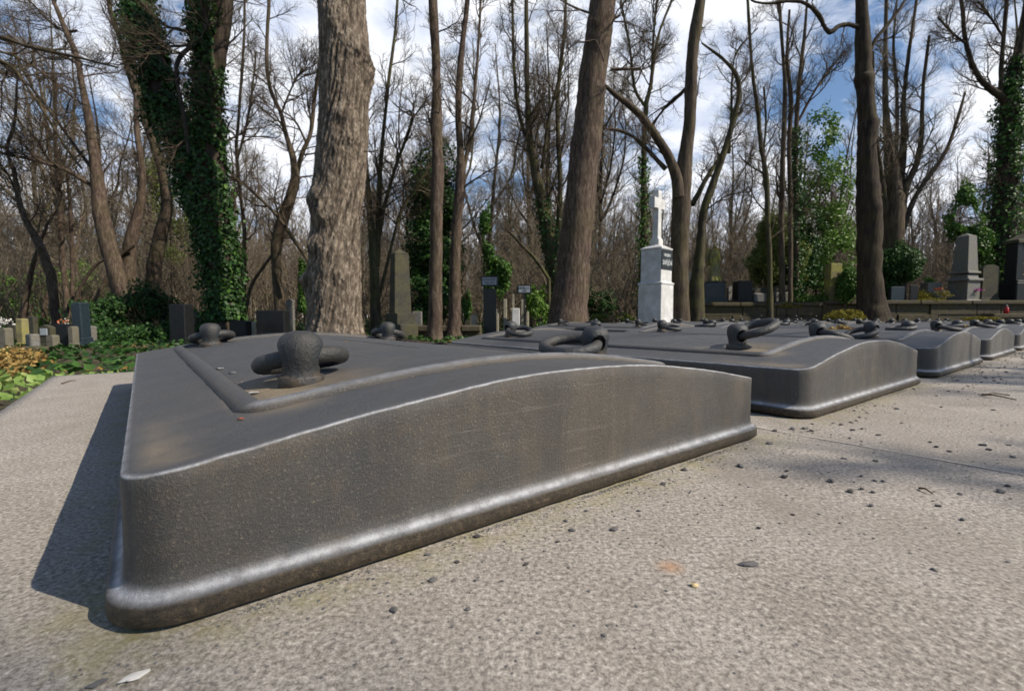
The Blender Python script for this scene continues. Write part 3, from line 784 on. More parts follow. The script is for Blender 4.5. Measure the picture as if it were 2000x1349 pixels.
flake("red_leaf_scrap", 470, 822, .009, .006, m_plain("red_leaf_skin", (.34, .08, .03), .6), "tiny red leaf scrap below the corner of the roll moulding", "leaf scrap")
flake("brown_leaf_scrap", 675, 668, .016, .006, m_plain("tan_leaf_skin", (.38, .24, .12), .6), "tan leaf scrap lying right of the largest iron knob", "leaf scrap")
# thin twigs
def twig(name, pts, r, label, m=M['wood'], extra=()):
    mb = MB(); mb.tube(pts, [r * (1 - .5 * i / (len(pts) - 1)) for i in range(len(pts))], 6)
    for e in extra: mb.tube(e, [r * .6] * len(e), 5)
    tag(mb.build(name, m), label, "twig"); 
a, b, c_ = gp(1918, 773), gp(1940, 778), gp(1985, 783); b2 = gp(1972, 774)
twig("twig", [a + Vector((0, 0, .006)), b + Vector((0, 0, .014)), c_ + Vector((0, 0, .005))], .004, "thin forked brown twig on the concrete at the right edge", extra=[[a + Vector((0, 0, .006)), gp(1940, 772) + Vector((0, 0, .01)), b2 + Vector((0, 0, .005))]])
a, b = gp(1795, 955), gp(1822, 966)
twig("twig", [a + Vector((0, 0, .002)), (a + b) / 2 + Vector((0, .002, .006)), b + Vector((0, 0, .002))], .0022, "short dark curved twig alone on the concrete at right", M['wood'])
a, b = gp(120, 750), gp(148, 744)
twig("twig", [a + Vector((0, 0, .003)), (a + b) / 2 + Vector((0, .01, .008)), b + Vector((0, 0, .003))], .003, "small dark twig on the concrete corner beyond the long shadow")
tw = []
for i in range(5):
    u = 2.9 * H + i * .012; v0 = 3.0 * H + i * .03; pts = []
    for t in range(7):
        uu = u + .02 * math.sin(t + i) ; vv = v0 + t * .07
        pts.append(uv2w(uu, vv, zt(uu) + .006 + .006 * math.sin(t * 1.7 + i)))
    tw.append(pts)
twig("twig_bundle", tw[0], .003, "bundle of thin dry twigs lying on the far slope of the largest cover", extra=tw[1:])
# heaps of dry leaves caught on farther covers
def leaf_quads(C, Nn, S, rs, fold=.25, asp=.75, prng=None):
    """C (n,3) centres, Nn (n,3) normals, S (n,) sizes -> folded diamond leaves."""
    n = len(C); R = rs.normal(size=(n, 3)); A = np.cross(Nn, R); A /= np.linalg.norm(A, axis=1, keepdims=True) + 1e-9
    B = np.cross(Nn, A); B /= np.linalg.norm(B, axis=1, keepdims=True) + 1e-9
    s = S[:, None]
    p0 = C - A * s * .5; p2 = C + A * s * .55; p1 = C + B * s * asp * .5 + Nn * s * fold * .5 - A * s * .1; p3 = C - B * s * asp * .5 + Nn * s * fold * .5 - A * s * .1
    V = np.stack([p0, p1, p2, p3], 1).reshape(-1, 3)
    i = np.arange(n) * 4
    F = np.concatenate([np.stack([i, i + 1, i + 2], 1), np.stack([i, i + 2, i + 3], 1)])
    return V, F
for px_, lab in ((1642, "heap of dry brown leaves caught between iron rings on the third cover"), (1880, "heap of dry brown leaves on a far cover near the right edge")):
    rs = np.random.RandomState(px_); n = 150; d = 3.6 if px_ < 1700 else 5.0
    c0 = at(px_, 645, d); z0 = surf_z(c0)
    C = np.array([c0.x, c0.y, z0 + .004]) + rs.normal(size=(n, 3)) * [.055, .05, 0] ; rr_ = np.hypot(C[:, 0] - c0.x, C[:, 1] - c0.y)
    C[:, 2] += np.clip(.05 * (1 - rr_ / .12), 0, 1) * rs.rand(n)
    C[:, 2] = np.maximum(C[:, 2], [surf_z(Vector(c)) + .006 for c in C])
    Vv, Ff = leaf_quads(C, rs.normal(size=(n, 3)) * .5 + [0, 0, .8], rs.uniform(.018, .032, n), rs)
    tag(link("leaf_heap", fast_mesh("leaf_heap", Vv, Ff, 3, False), M['litter']), lab, "leaf heap")

# ------------------------------------------------------------------ bare trees
UP = np.array([0., 0., 1.])
def grow(Bs, p, d, L, r, lvl, maxl, rs, up=.12, wob=.16, kids=(9, 7, 5, 3), segs=(7, 6, 5, 4), ang=(.45, 1.0), lo=.25, rmin=.0022, lf=(.38, .62)):
    n = segs[min(lvl, len(segs) - 1)]; pts = [p]; rad = [r]
    d = d / (np.linalg.norm(d) + 1e-9); st = L / n; q = p
    drs = [d]
    for i in range(n):
        d = d + rs.normal(size=3) * wob + UP * up * (.5 + .5 * rs.rand()); d = d / np.linalg.norm(d)
        q = q + d * st; pts.append(q); drs.append(d); rad.append(max(rmin * .7, r * (1 - .72 * (i + 1) / n)))
    Bs.append((pts, rad, lvl))
    if lvl >= maxl: return
    spawn(Bs, pts, rad, drs, L, lvl + 1, maxl, rs, up, wob, kids, segs, ang, lo, rmin, lf)
def spawn(Bs, pts, rad, drs, L, lvl, maxl, rs, up, wob, kids, segs, ang, lo, rmin, lf, zmin=-9, scale=1.):
    n = len(pts) - 1; K = kids[min(lvl - 1, len(kids) - 1)]
    K = max(1, int(K * scale * rs.uniform(.8, 1.25)))
    for j in range(K):
        t = lo + (1 - lo) * (j + rs.rand()) / K; t = min(t, .995)
        x = t * n; i = int(x); f = x - i
        b = pts[i] * (1 - f) + pts[i + 1] * f; rr = rad[i] * (1 - f) + rad[i + 1] * f
        if b[2] < zmin: continue
        dd = drs[min(i + 1, len(drs) - 1)]; a = rs.uniform(*ang)
        o = np.cross(dd, rs.normal(size=3)); o /= np.linalg.norm(o) + 1e-9
        nd = dd * math.cos(a) + o * math.sin(a)
        l2 = L * rs.uniform(*lf) * (1.15 - .55 * t)
        grow(Bs, b, nd, l2, max(rmin, min(rr * .62, l2 * .021)), lvl, maxl, rs, up, wob, kids, segs, ang, .2, rmin, lf)
def smooth_path(P, R, n):
    """Resample a polyline with a Catmull-Rom curve."""
    P = np.array(P, float); R = np.array(R, float); m = len(P)
    ext = np.vstack([2 * P[0] - P[1], P, 2 * P[-1] - P[-2]]); o = []; r = []
    for i in range(n + 1):
        x = (m - 1) * i / n; k = min(int(x), m - 2); f = x - k
        a, b, c, d = ext[k], ext[k + 1], ext[k + 2], ext[k + 3]
        o.append(.5 * ((2 * b) + (-a + c) * f + (2 * a - 5 * b + 4 * c - d) * f * f + (-a + 3 * b - 3 * c + d) * f ** 3)); r.append(R[k] * (1 - f) + R[k + 1] * f)
    return np.array(o), np.array(r)
def px_path(path, d, dd=0.0, wig=0.0, rs=None, n=None):
    """Path of (px, py, width px) at distance d (drifting by dd towards the end) -> world points, radii."""
    P = []; R = []; m = len(path)
    for i, (x, y, w) in enumerate(path):
        w = w * (.74 if w < 12 else .74 + .26 * min(1, (w - 12) / 14))
        di = d + dd * i / (m - 1); P.append(tuple(at(x, y, di))); R.append(w / 2 / FPX * di)
    n = n or max(12, (m - 1) * 5)
    P, R = smooth_path(P, R, n)
    if wig:
        for i in range(1, len(P)): P[i] += rs.normal(size=3) * wig * R[i]
    return P, R
def dirs(P):
    T = np.gradient(P, axis=0); return list(T / (np.linalg.norm(T, axis=1, keepdims=True) + 1e-9))
def solid_text(tx, mx):
    """Turn a text object into a real mesh no wider than mx."""
    bpy.context.view_layer.update()
    dg = bpy.context.evaluated_depsgraph_get()
    me = bpy.data.meshes.new_from_object(tx.evaluated_get(dg), depsgraph=dg); sx = min(1.0, mx / max(tx.dimensions.x, .01))
    o = bpy.data.objects.new("lettering", me); col.objects.link(o); o.parent = tx.parent; o.location = tx.location; o.rotation_euler = tx.rotation_euler; o.scale = (sx, 1, 1)
    cu = tx.data; bpy.data.objects.remove(tx); bpy.data.curves.remove(cu); return o
def gnarl(me, amp, f=3.6, zf=.13, seed=0.):
    """Push the vertices of a trunk in and out along their normals."""
    for v in me.vertices:
        q = Vector((v.co.x * f + seed, v.co.y * f, v.co.z * f * zf))
        v.co += v.normal * (mn.noise(q) * amp + mn.noise(q * 3.1) * amp * .4)
def tree(label, limbs, mtrunk, mtwig, group=None, seed=1, crown=1.0, zmin=1.2, L=None, maxl=3, kids=(15, 11, 9), up=.09, wob=.20, ang=(.45, 1.1), sides=16, gn=.010, rmin=.0026, cat="tree", flare=True, bare_top=0, name="bare_tree"):
    """limbs: list of (pixel path, distance, depth drift). The first is the trunk. Names: tree > trunk, crown."""
    rs = np.random.RandomState(seed)
    base = at(limbs[0][0][0][0], limbs[0][0][0][1], limbs[0][1])
    root = empty(name, (base.x, base.y, G), label=label, cat=cat, group=group)
    off = np.array([base.x, base.y, G])
    Bt = []; Bc = []
    for li, lb in enumerate(limbs):
        path, d = lb[0], lb[1]; dd = lb[2] if len(lb) > 2 else 0.
        P, R = px_path(path, d, dd, .025 if max(q[2] for q in path) > 22 else .07, rs)
        if li == 0 and P[0][2] > G - .05:      # carry the trunk down into the soil
            b = P[0].copy(); b[2] = G - .08; b[:2] += (P[0][:2] - P[1][:2]) * .3
            P = np.vstack([b, P]); R[:3] = R[:3] * (np.array([1.22, 1.08, 1.02]) if flare else 1.); R = np.r_[R[0] * (1.35 if flare else 1.), R]
        k = sides if R.max() > .05 else 8
        Bt.append((list(P - off), list(R), 0 if k == sides else 1))
        if crown > 0:
            Lb = L or max(1.6, np.linalg.norm(P[-1] - P[0]) * .34)
            spawn(Bc, list(P - off), list(R), dirs(P), Lb, 1, maxl, rs, up, wob, kids, (7, 6, 5, 4), ang, .12, rmin, (.35, .7), zmin=zmin - G, scale=crown)
    mt = branches_mesh("trunk", Bt, [sides, 8])
    if gn: gnarl(mt, gn, seed=seed)
    if sides >= 16:
        for b in Bt[:1]:
            Pb = np.array(b[0]); Rb = np.array(b[1])
            for q in range(7):
                i = rs.randint(2, len(Pb) - 3); an = rs.uniform(-PI, 0); c_ = Pb[i] + np.array([math.cos(an), math.sin(an), 0]) * Rb[i]; rr = Rb[i] * rs.uniform(.35, .7)
                for vtx in mt.vertices:
                    dd_ = (vtx.co - Vector(c_)).length
                    if dd_ < rr * 2: vtx.co += (vtx.co - Vector(Pb[i])).normalized() * rr * .33 * math.exp(-(dd_ / rr) ** 2 * 1.6)
    link("trunk", mt, mtrunk, root)
    if Bc: link("crown", branches_mesh("crown", Bc, [6, 6, 4, 3, 3]), mtwig, root)
    return root, Bt, off
def ivy_on(root, Bt, off, m, n, rs, zlo=0., zhi=99., thick=.07, size=(.05, .085), limbs=None, dens_px=None, name="ivy", hang=.0):
    """Ivy leaves wrapped round the limbs of a tree."""
    C = []; Nn = []
    L = [b for i, b in enumerate(Bt) if limbs is None or i in limbs]
    ws = np.array([np.sum(np.linalg.norm(np.diff(np.array(b[0]), axis=0), axis=1)) * (np.mean(b[1]) + thick) for b in L]); ws /= ws.sum()
    for b, w in zip(L, ws):
        P = np.array(b[0]); R = np.array(b[1]); T = np.array(dirs(P)); k = int(n * w)
        t = rs.rand(k) * (len(P) - 1); i = t.astype(int); i = np.minimum(i, len(P) - 2); f = (t - i)[:, None]
        c = P[i] * (1 - f) + P[i + 1] * f; r = R[i] * (1 - f[:, 0]) + R[i + 1] * f[:, 0]
        o = np.cross(T[i], rs.normal(size=(k, 3))); o /= np.linalg.norm(o, axis=1, keepdims=True)
        lump = np.array([mn.noise(Vector(tuple(q * 2.2))) for q in (c + o * .3)])
        rad = r + thick * (np.abs(rs.normal(size=k)) * .6 + .1) * (1 + 1.1 * lump)
        keep = (c[:, 2] > zlo) & (c[:, 2] < zhi) & (lump > -.42)
        cc = (c + o * rad[:, None]); cc[:, 2] -= hang * rs.rand(k)
        nn = o + rs.normal(size=(k, 3)) * .55 + [0, 0, .35]
        C.append(cc[keep]); Nn.append(nn[keep])
    C = np.vstack(C); Nn = np.vstack(Nn); Nn /= np.linalg.norm(Nn, axis=1, keepdims=True)
    V, F = leaf_quads(C, Nn, rs.uniform(size[0], size[1], len(C)), rs, .2, .95)
    return link(name, fast_mesh(name, V, F, 3, False), m, root)
def leafy(name, label, cat, blobs, m, n, size=(.04, .07), seed=1, group=None, stem=None, mstem=None, base=None, clump=2.0, thr=-.12, droop=0., asp=.7):
    """A bush or evergreen: leaves spread through the volume of ellipsoids (centre, radii), in clumps with gaps."""
    rs = np.random.RandomState(seed)
    c0 = Vector(base) if base is not None else Vector((blobs[0][0][0], blobs[0][0][1], G))
    root = empty(name, c0, label=label, cat=cat, group=group); off = np.array(c0)
    vol = np.array([b[1][0] * b[1][1] * b[1][2] for b in blobs]); vol = vol ** .8; vol /= vol.sum(); C = []; Nn = []
    for (c, r), w in zip(blobs, vol):
        k = int(n * w * 1.9); u = rs.normal(size=(k, 3)); u /= np.linalg.norm(u, axis=1, keepdims=True)
        q = u * (rs.rand(k)[:, None] ** .45); wob_ = np.array([mn.noise(Vector(tuple(x * 1.7 + seed))) for x in u]); q *= (1 + .45 * wob_)[:, None]
        p = q * np.array(r) + np.array(c); cl = np.array([mn.noise(Vector(tuple(x * clump + seed))) for x in p])
        keep = (cl > thr) & (p[:, 2] > G); C.append(p[keep]); nn = u + rs.normal(size=(k, 3)) * .8 + [0, 0, .4]; Nn.append(nn[keep])
    C = np.vstack(C); Nn = np.vstack(Nn); Nn /= np.linalg.norm(Nn, axis=1, keepdims=True)
    V, F = leaf_quads(C - off, Nn, rs.uniform(size[0], size[1], len(C)), rs, .2, asp)
    link("foliage", fast_mesh("foliage", V, F, 3, False), m, root)
    # woody stems inside
    B = []
    for (c, r) in blobs:
        b = np.array([c[0] + rs.normal() * .1 * r[0], c[1], G]) - off
        top = np.array(c) - off + np.array([0, 0, r[2] * .75])
        P, R = smooth_path([b, (b + top) / 2 + rs.normal(size=3) * .05, top], [.03 * max(.4, r[2]), .02 * max(.4, r[2]), .005], 10)
        B.append((list(P), list(R), 0)); spawn(B, list(P), list(R), dirs(P), max(r) * 1.2, 1, 2, rs, .1, .15, (10, 5), (5, 4, 4), (.6, 1.2), .15, .003, (.4, .8))
    link("stem", branches_mesh("stem", B, [6, 4, 3]), mstem or M['bark_dark'], root)
    return root

# --- the big furrowed trunk
def big_trunk():
    d = 7.2; path = [(655, 672, 112), (655, 640, 104), (655, 600, 100), (656, 520, 96), (657, 450, 90), (661, 380, 96), (668, 300, 92), (672, 220, 88), (674, 150, 92), (672, 80, 88), (668, 0, 84), (666, -120, 80), (668, -300, 76), (672, -560, 66)]
    P, R = px_path(path, d, n=520); b0 = P[0].copy(); K = 190; FU = np.zeros((521, 190))
    root = empty("bare_tree", (b0[0], b0[1], G), label="thickest tree trunk with deeply furrowed pale bark and burls behind the largest cover", cat="tree"); off = np.array([b0[0], b0[1], G])
    P = P - off; n = len(P); V = np.zeros((n, K, 3)); zs = P[:, 2]
    burl = [(-125, 398, .08, .34, .16), (-105, 425, .07, .16, .14), (180, 562, .07, .22, .15), (200, 545, .07, .13, .12), (-125, 482, .07, .2, .13), (-40, 110, .08, .22, .22), (-20, 128, .06, .14, .12), (-70, 240, .06, .14, .10), (-50, 285, .05, .13, .09), (-100, 60, .05, .2, .2), (-60, 545, .04, .12, .12), (-75, 300, .03, .3, .3), (0, 150, .07, .2, .16)]
    bz = [(math.radians(a), at(650, py, d).z - G, h, wa, wz) for a, py, h, wa, wz in burl]
    for i in range(n):
        z = zs[i]; tw = -z * .42
        for j in range(K):
            a = 2 * PI * j / K - PI; A = a + tw
            r = R[i]
            c3 = Vector((math.cos(A) * 1.0, math.sin(A) * 1.0, 0))
            lf = mn.noise(Vector((c3.x * 1.6, c3.y * 1.6, z * .35)))
            ridge = mn.noise(Vector((c3.x * 6.5 + .5 * lf, c3.y * 6.5, z * 2.7))) ; ridge = 1 - abs(ridge) * 3.2
            ridge2 = 1 - abs(mn.noise(Vector((c3.x * 19, c3.y * 19, z * 7.5)))) * 2.4
            fine = mn.noise(Vector((c3.x * 40, c3.y * 40, z * 11)))
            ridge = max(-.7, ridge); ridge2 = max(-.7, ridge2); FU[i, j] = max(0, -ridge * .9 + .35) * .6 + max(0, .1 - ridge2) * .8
            rr = r * (1 + .07 * lf) + ridge * .012 + ridge2 * .013 + fine * .007 - .013
            nb = 0
            for (ba, bzz, h, wa, wz) in bz:
                da = (a - ba + PI) % (2 * PI) - PI; e = math.exp(-(da / (wa / r * .55 + .12)) ** 2 - ((z - bzz) / wz) ** 2)
                nb += e; rr += h * e * (1 + .5 * mn.noise(Vector((a * 6, z * 9, ba))))
            rr += .016 * nb * mn.noise(Vector((a * 11, z * 16, 2)))
            if z < .5: rr += .10 * (1 - z / .5) ** 2 * (.7 + .6 * abs(mn.noise(Vector((c3.x * 2.3, c3.y * 2.3, 5)))))
            V[i, j] = (P[i, 0] + rr * math.cos(a), P[i, 1] + rr * math.sin(a), z)
    idx = np.arange(n * K).reshape(n, K); nx = np.roll(idx, -1, 1)
    F = np.stack([idx[:-1], nx[:-1], nx[1:], idx[1:]], -1).reshape(-1, 4)
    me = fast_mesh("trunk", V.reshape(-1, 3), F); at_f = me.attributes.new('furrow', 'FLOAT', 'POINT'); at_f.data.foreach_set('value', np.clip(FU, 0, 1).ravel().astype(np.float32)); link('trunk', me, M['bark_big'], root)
    rs = np.random.RandomState(5); B = []
    spawn(B, list(P[330:]), list(R[330:] * .5), dirs(P[330:]), 4.0, 1, 3, rs, .12, .15, (9, 8, 5), (7, 6, 5, 4), (.6, 1.1), .3, .003, (.4, .7))
    for x0, y0, x1, y1 in ((700, 300, 745, 270), (622, 285, 560, 300), (706, 405, 735, 400)):
        a, b = np.array(at(x0, y0, d)) - off, np.array(at(x1, y1, d - .3)) - off
        grow(B, a, b - a, np.linalg.norm(b - a) * 1.3, .010, 1, 2, rs, .02, .2, (5, 4), (6, 5), (.4, 1.), .3, .002)
    link("crown", branches_mesh("crown", B, [6, 6, 4, 3, 3]), M['twig'], root)
big_trunk()

BRK = dict(mtrunk=M['bark'], mtwig=M['twig'])
# --- ivy clad twin trunk on the left
r_, B_, o_ = tree("ivy covered twin trunk forking low into a wide V, left of the thickest trunk", [
    ([(440, 640, 60), (437, 600, 46), (430, 520, 52), (408, 440, 56), (380, 350, 52), (345, 265, 50), (318, 200, 46), (298, 120, 44), (280, 60, 40), (268, 0, 38), (255, -160, 32), (240, -380, 24)], 8.8, .6),
    ([(432, 520, 44), (422, 430, 46), (414, 330, 44), (408, 230, 42), (404, 150, 38), (396, 70, 30), (392, 0, 26), (388, -160, 22)], 8.8, -.2),
    ([(410, 190, 34), (422, 100, 36), (432, 40, 34), (440, -60, 32), (448, -260, 26)], 8.8, .2),
    ([(424, 40, 16), (400, 65, 13), (375, 90, 11), (350, 115, 10), (345, 150, 9), (360, 230, 8), (368, 300, 6)], 8.7, -.8),
    ([(386, 62, 8), (355, 60, 7), (325, 50, 6), (290, 20, 5), (262, -10, 4)], 8.5, -.4)], M['bark_dark'], M['twig'], seed=11, crown=.45, zmin=3.0, maxl=3, L=2.2)
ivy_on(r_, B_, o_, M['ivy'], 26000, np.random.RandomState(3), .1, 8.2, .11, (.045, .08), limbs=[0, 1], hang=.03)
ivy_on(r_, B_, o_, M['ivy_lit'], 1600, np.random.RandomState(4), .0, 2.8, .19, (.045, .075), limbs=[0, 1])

# --- straight trunks of the middle
tree("slim straight reddish trunk rising from the kerb just right of the obelisk", [
    ([(848, 668, 30), (850, 600, 27), (852, 500, 25), (853, 400, 25), (855, 340, 25), (854, 290, 21), (852, 240, 24), (853, 180, 19), (851, 100, 19), (847, 30, 20), (842, -120, 17), (836, -400, 12)], 8.3)], M['bark_pink'], M['twig'], seed=21, crown=.7, zmin=2.3, L=1.7, gn=.008, wob=.2)
tree("second slim trunk with a fork halfway up, right beside the straight reddish one", [
    ([(887, 652, 28), (888, 600, 24), (889, 500, 22), (894, 420, 21), (900, 350, 22), (899, 290, 16), (895, 220, 15), (899, 130, 16), (906, 60, 13), (914, -20, 12), (925, -300, 8)], 9.2),
    ([(903, 350, 11), (912, 300, 10), (921, 240, 9), (929, 160, 8), (936, 60, 7), (940, -20, 6)], 9.2)], M['bark_pink'], M['twig'], seed=22, crown=.7, zmin=2.3, L=1.7, gn=.006, wob=.2)
tree("leaning smooth thick trunk with two broken branch stubs, left of the white cross", [
    ([(1106, 650, 84), (1110, 615, 76), (1116, 550, 66), (1123, 480, 62), (1131, 410, 58), (1139, 330, 56), (1147, 260, 55), (1154, 190, 53), (1162, 120, 51), (1170, 60, 50), (1178, 0, 48), (1192, -150, 44), (1205, -400, 34)], 9.3),
    ([(1192, 136, 7), (1222, 135, 7), (1252, 134, 5)], 9.2), ([(1186, 48, 8), (1198, 38, 8), (1211, 30, 5)], 9.2),
    ([(1165, 30, 6), (1140, 22, 6), (1112, 10, 5), (1085, -6, 4)], 9.2), ([(1180, 120, 4), (1165, 82, 4), (1150, 81, 3), (1135, 84, 2)], 8.9)], M['bark_pink'], M['twig'], seed=23, crown=.22, zmin=4.6, L=1.6, gn=.008, sides=28)
tree("brown trunk directly right of the white cross, with a mossy limb curving left", [
    ([(1326, 650, 44), (1327, 620, 38), (1326, 560, 35), (1328, 480, 33), (1331, 410, 35), (1334, 350, 33), (1341, 290, 25), (1347, 230, 23), (1349, 170, 24), (1352, 110, 22), (1360, 50, 23), (1369, -10, 20), (1382, -150, 18), (1395, -360, 12)], 11.2),
    ([(1326, 385, 24), (1322, 350, 22), (1312, 320, 20), (1298, 292, 19), (1280, 265, 18), (1262, 240, 18), (1245, 220, 16), (1222, 200, 14), (1200, 184, 12), (1180, 165, 10), (1160, 140, 7)], 11.1, -.5),
    ([(1300, 330, 12), (1282, 312, 11), (1262, 290, 10), (1238, 268, 9), (1210, 255, 7), (1185, 252, 6)], 11.1, -.3),
    ([(1345, 165, 9), (1328, 185, 9), (1305, 205, 8), (1290, 222, 7), (1272, 248, 6)], 11.3, .8)], M['bark'], M['twig'], seed=24, crown=.4, zmin=3.2, L=1.9, gn=.014)
r_, B_, o_ = tree("crooked slender tree whose limbs arc over to the right of the cross", [
    ([(1360, 560, 24), (1368, 480, 20), (1375, 410, 18), (1392, 360, 16), (1410, 310, 15), (1424, 265, 14), (1438, 215, 13), (1444, 180, 12), (1437, 145, 11), (1415, 118, 8), (1392, 100, 6), (1370, 84, 4)], 13.),
    ([(1352, 400, 14), (1385, 340, 11), (1410, 300, 10), (1432, 240, 8), (1450, 215, 6)], 13.2, .5),
    ([(1424, 300, 7), (1428, 220, 6), (1430, 150, 5), (1440, 100, 4), (1480, 55, 3)], 13.1)], M['bark_moss'], M['twig'], seed=25, crown=.9, zmin=2., L=2., wob=.2)
r_, B_, o_ = tree("slender tree behind the cross, its lower trunk wrapped in ivy", [
    ([(1256, 640, 20), (1256, 560, 18), (1257, 480, 16), (1258, 400, 15), (1257, 330, 13), (1258, 270, 13), (1262, 205, 13), (1270, 170, 9), (1277, 120, 8), (1286, 70, 7), (1300, 30, 6), (1318, -20, 6), (1335, -140, 4)], 13.5),
    ([(1260, 208, 9), (1242, 180, 8), (1235, 140, 7), (1230, 90, 6), (1222, 50, 6), (1212, 0, 5)], 13.5),
    ([(1272, 175, 7), (1277, 60, 6), (1284, 0, 5)], 13.6)], M['bark_moss'], M['twig'], seed=26, crown=1., zmin=2.6, L=2., wob=.2)
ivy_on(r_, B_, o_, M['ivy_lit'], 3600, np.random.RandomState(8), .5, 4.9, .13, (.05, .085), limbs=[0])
r_, B_, o_ = tree("forked dark tree half hidden behind the left side of the leaning trunk", [
    ([(1096, 640, 44), (1092, 560, 38), (1082, 500, 34), (1068, 440, 28), (1055, 380, 24), (1045, 330, 20), (1036, 280, 16), (1031, 220, 14), (1029, 120, 12), (1028, 20, 10), (1026, -180, 8)], 12.),
    ([(1090, 540, 20), (1093, 430, 16), (1094, 350, 13), (1090, 270, 12), (1089, 190, 11), (1096, 120, 10), (1104, 40, 8), (1106, -80, 6)], 12.1),
    ([(1050, 345, 12), (1042, 300, 9), (1018, 240, 9), (1006, 160, 8), (1002, 60, 7), (1000, -60, 5)], 12.1, .4),
    ([(1058, 330, 10), (1064, 290, 9), (1070, 240, 8), (1085, 180, 6), (1100, 120, 5)], 12.1, -.4)], M['bark_moss'], M['twig'], seed=27, crown=1., zmin=2.4, L=2.2)
ivy_on(r_, B_, o_, M['ivy'], 3500, np.random.RandomState(9), .1, 3.4, .09, (.045, .08), limbs=[0])
tree("broken thin trunk leaning to the left between the small signs and the leaning trunk", [([(1072, 545, 9), (1045, 505, 9), (1020, 480, 8), (1000, 458, 7), (984, 443, 6)], 11.), ([(1020, 480, 4), (1012, 455, 3), (1000, 440, 2)], 11.)], M['bark_moss'], M['twig'], seed=28, crown=.3, L=.6, zmin=.5, flare=False)
tree("slim pair of stems rising in a V right behind the obelisk", [
    ([(735, 650, 24), (733, 600, 21), (731, 540, 20), (728, 480, 19), (722, 400, 13), (716, 330, 10), (713, 270, 9), (718, 200, 6), (716, 130, 5)], 11.),
    ([(735, 520, 15), (739, 440, 13), (741, 370, 12), (744, 310, 10), (752, 230, 9), (760, 150, 8), (772, 60, 6), (780, -60, 5)], 11., .3),
    ([(738, 470, 12), (752, 400, 9), (768, 340, 9), (782, 300, 8), (805, 235, 7), (800, 215, 5)], 11., -.2),
    ([(738, 590, 10), (765, 480, 9), (785, 410, 8), (812, 370, 7), (830, 340, 6), (862, 290, 4)], 11.2)], M['bark_moss'], M['twig'], seed=29, crown=1., zmin=1.8, L=1.9)
# --- the dark trunk on the right with its crooked branch
tree("dark knobbly trunk in the right half with a crooked branch arching left", [
    ([(1706, 634, 66), (1704, 615, 56), (1701, 580, 45), (1698, 530, 40), (1698, 470, 42), (1697, 400, 42), (1694, 330, 35), (1693, 285, 31), (1696, 245, 35), (1693, 225, 30), (1690, 180, 27), (1688, 155, 34), (1687, 135, 27), (1685, 80, 26), (1684, 40, 23), (1682, 0, 21), (1680, -150, 18), (1676, -380, 12)], 13.5),
    ([(1686, 60, 15), (1672, 52, 11), (1655, 48, 10), (1638, 52, 11), (1622, 63, 12), (1612, 55, 11), (1602, 35, 10), (1590, 20, 9), (1575, 8, 9), (1560, 3, 8), (1530, 3, 8), (1500, 7, 6), (1470, 2, 5), (1450, -20, 4)], 13.5, -.6),
    ([(1700, 100, 9), (1712, 75, 9), (1728, 55, 9), (1745, 35, 8), (1762, 10, 7), (1780, -20, 6)], 13.5, .3)], M['bark_dark'], M['twig'], seed=31, crown=.3, zmin=4.2, L=1.6, gn=.016, sides=22)
r_, B_, o_ = tree("ivy wrapped tree at the right edge with a bowed limb on its left", [
    ([(1948, 620, 48), (1952, 560, 44), (1957, 500, 42), (1962, 420, 38), (1968, 340, 34), (1972, 270, 30), (1972, 210, 28), (1978, 160, 20), (1988, 110, 18), (1998, 60, 17), (2008, 0, 16), (2020, -120, 12)], 16.2),
    ([(1972, 205, 16), (1950, 185, 15), (1930, 170, 14), (1912, 150, 12), (1899, 125, 11), (1889, 95, 10), (1883, 60, 9), (1880, 20, 8), (1870, -40, 6)], 16.1),
    ([(1955, 185, 10), (1956, 130, 10), (1961, 60, 9), (1966, 0, 8), (1970, -100, 5)], 16.1, .3),
    ([(1886, 85, 6), (1860, 65, 5), (1832, 34, 4)], 16.1, -.3), ([(1958, 70, 6), (1935, 35, 5), (1910, 2, 4)], 16.2)], M['bark_dark'], M['twig'], seed=32, crown=.9, zmin=3.2, L=1.9)
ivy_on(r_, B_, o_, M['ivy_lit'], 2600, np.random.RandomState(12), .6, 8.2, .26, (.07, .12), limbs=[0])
ivy_on(r_, B_, o_, M['ivy'], 5500, np.random.RandomState(13), .2, 9, .15, (.07, .12), limbs=[0])
tree("many-stemmed tree fanning out behind the dark knobbly trunk", [
    ([(1745, 620, 40), (1745, 540, 38), (1744, 470, 36), (1745, 400, 34), (1742, 340, 26), (1736, 280, 18), (1730, 210, 13), (1729, 120, 11), (1731, 20, 9), (1735, -120, 6)], 17.),
    ([(1748, 430, 22), (1758, 350, 18), (1765, 280, 14), (1764, 200, 10), (1776, 100, 8), (1790, 0, 6)], 17., .5),
    ([(1752, 440, 20), (1768, 370, 16), (1790, 320, 13), (1800, 260, 11), (1803, 170, 8), (1815, 70, 6)], 17., -.4),
    ([(1754, 470, 16), (1785, 390, 12), (1810, 350, 11), (1845, 300, 9), (1868, 240, 7), (1885, 180, 5)], 17., .6),
    ([(1735, 440, 16), (1722, 350, 14), (1712, 280, 11), (1706, 190, 8), (1705, 100, 6)], 17., -.5),
    ([(1745, 380, 12), (1750, 300, 10), (1752, 190, 8), (1745, 90, 6), (1752, 0, 5)], 17., .9)], M['bark'], M['twig_far'], seed=33, crown=.9, zmin=2.4, L=2.6, up=.2)
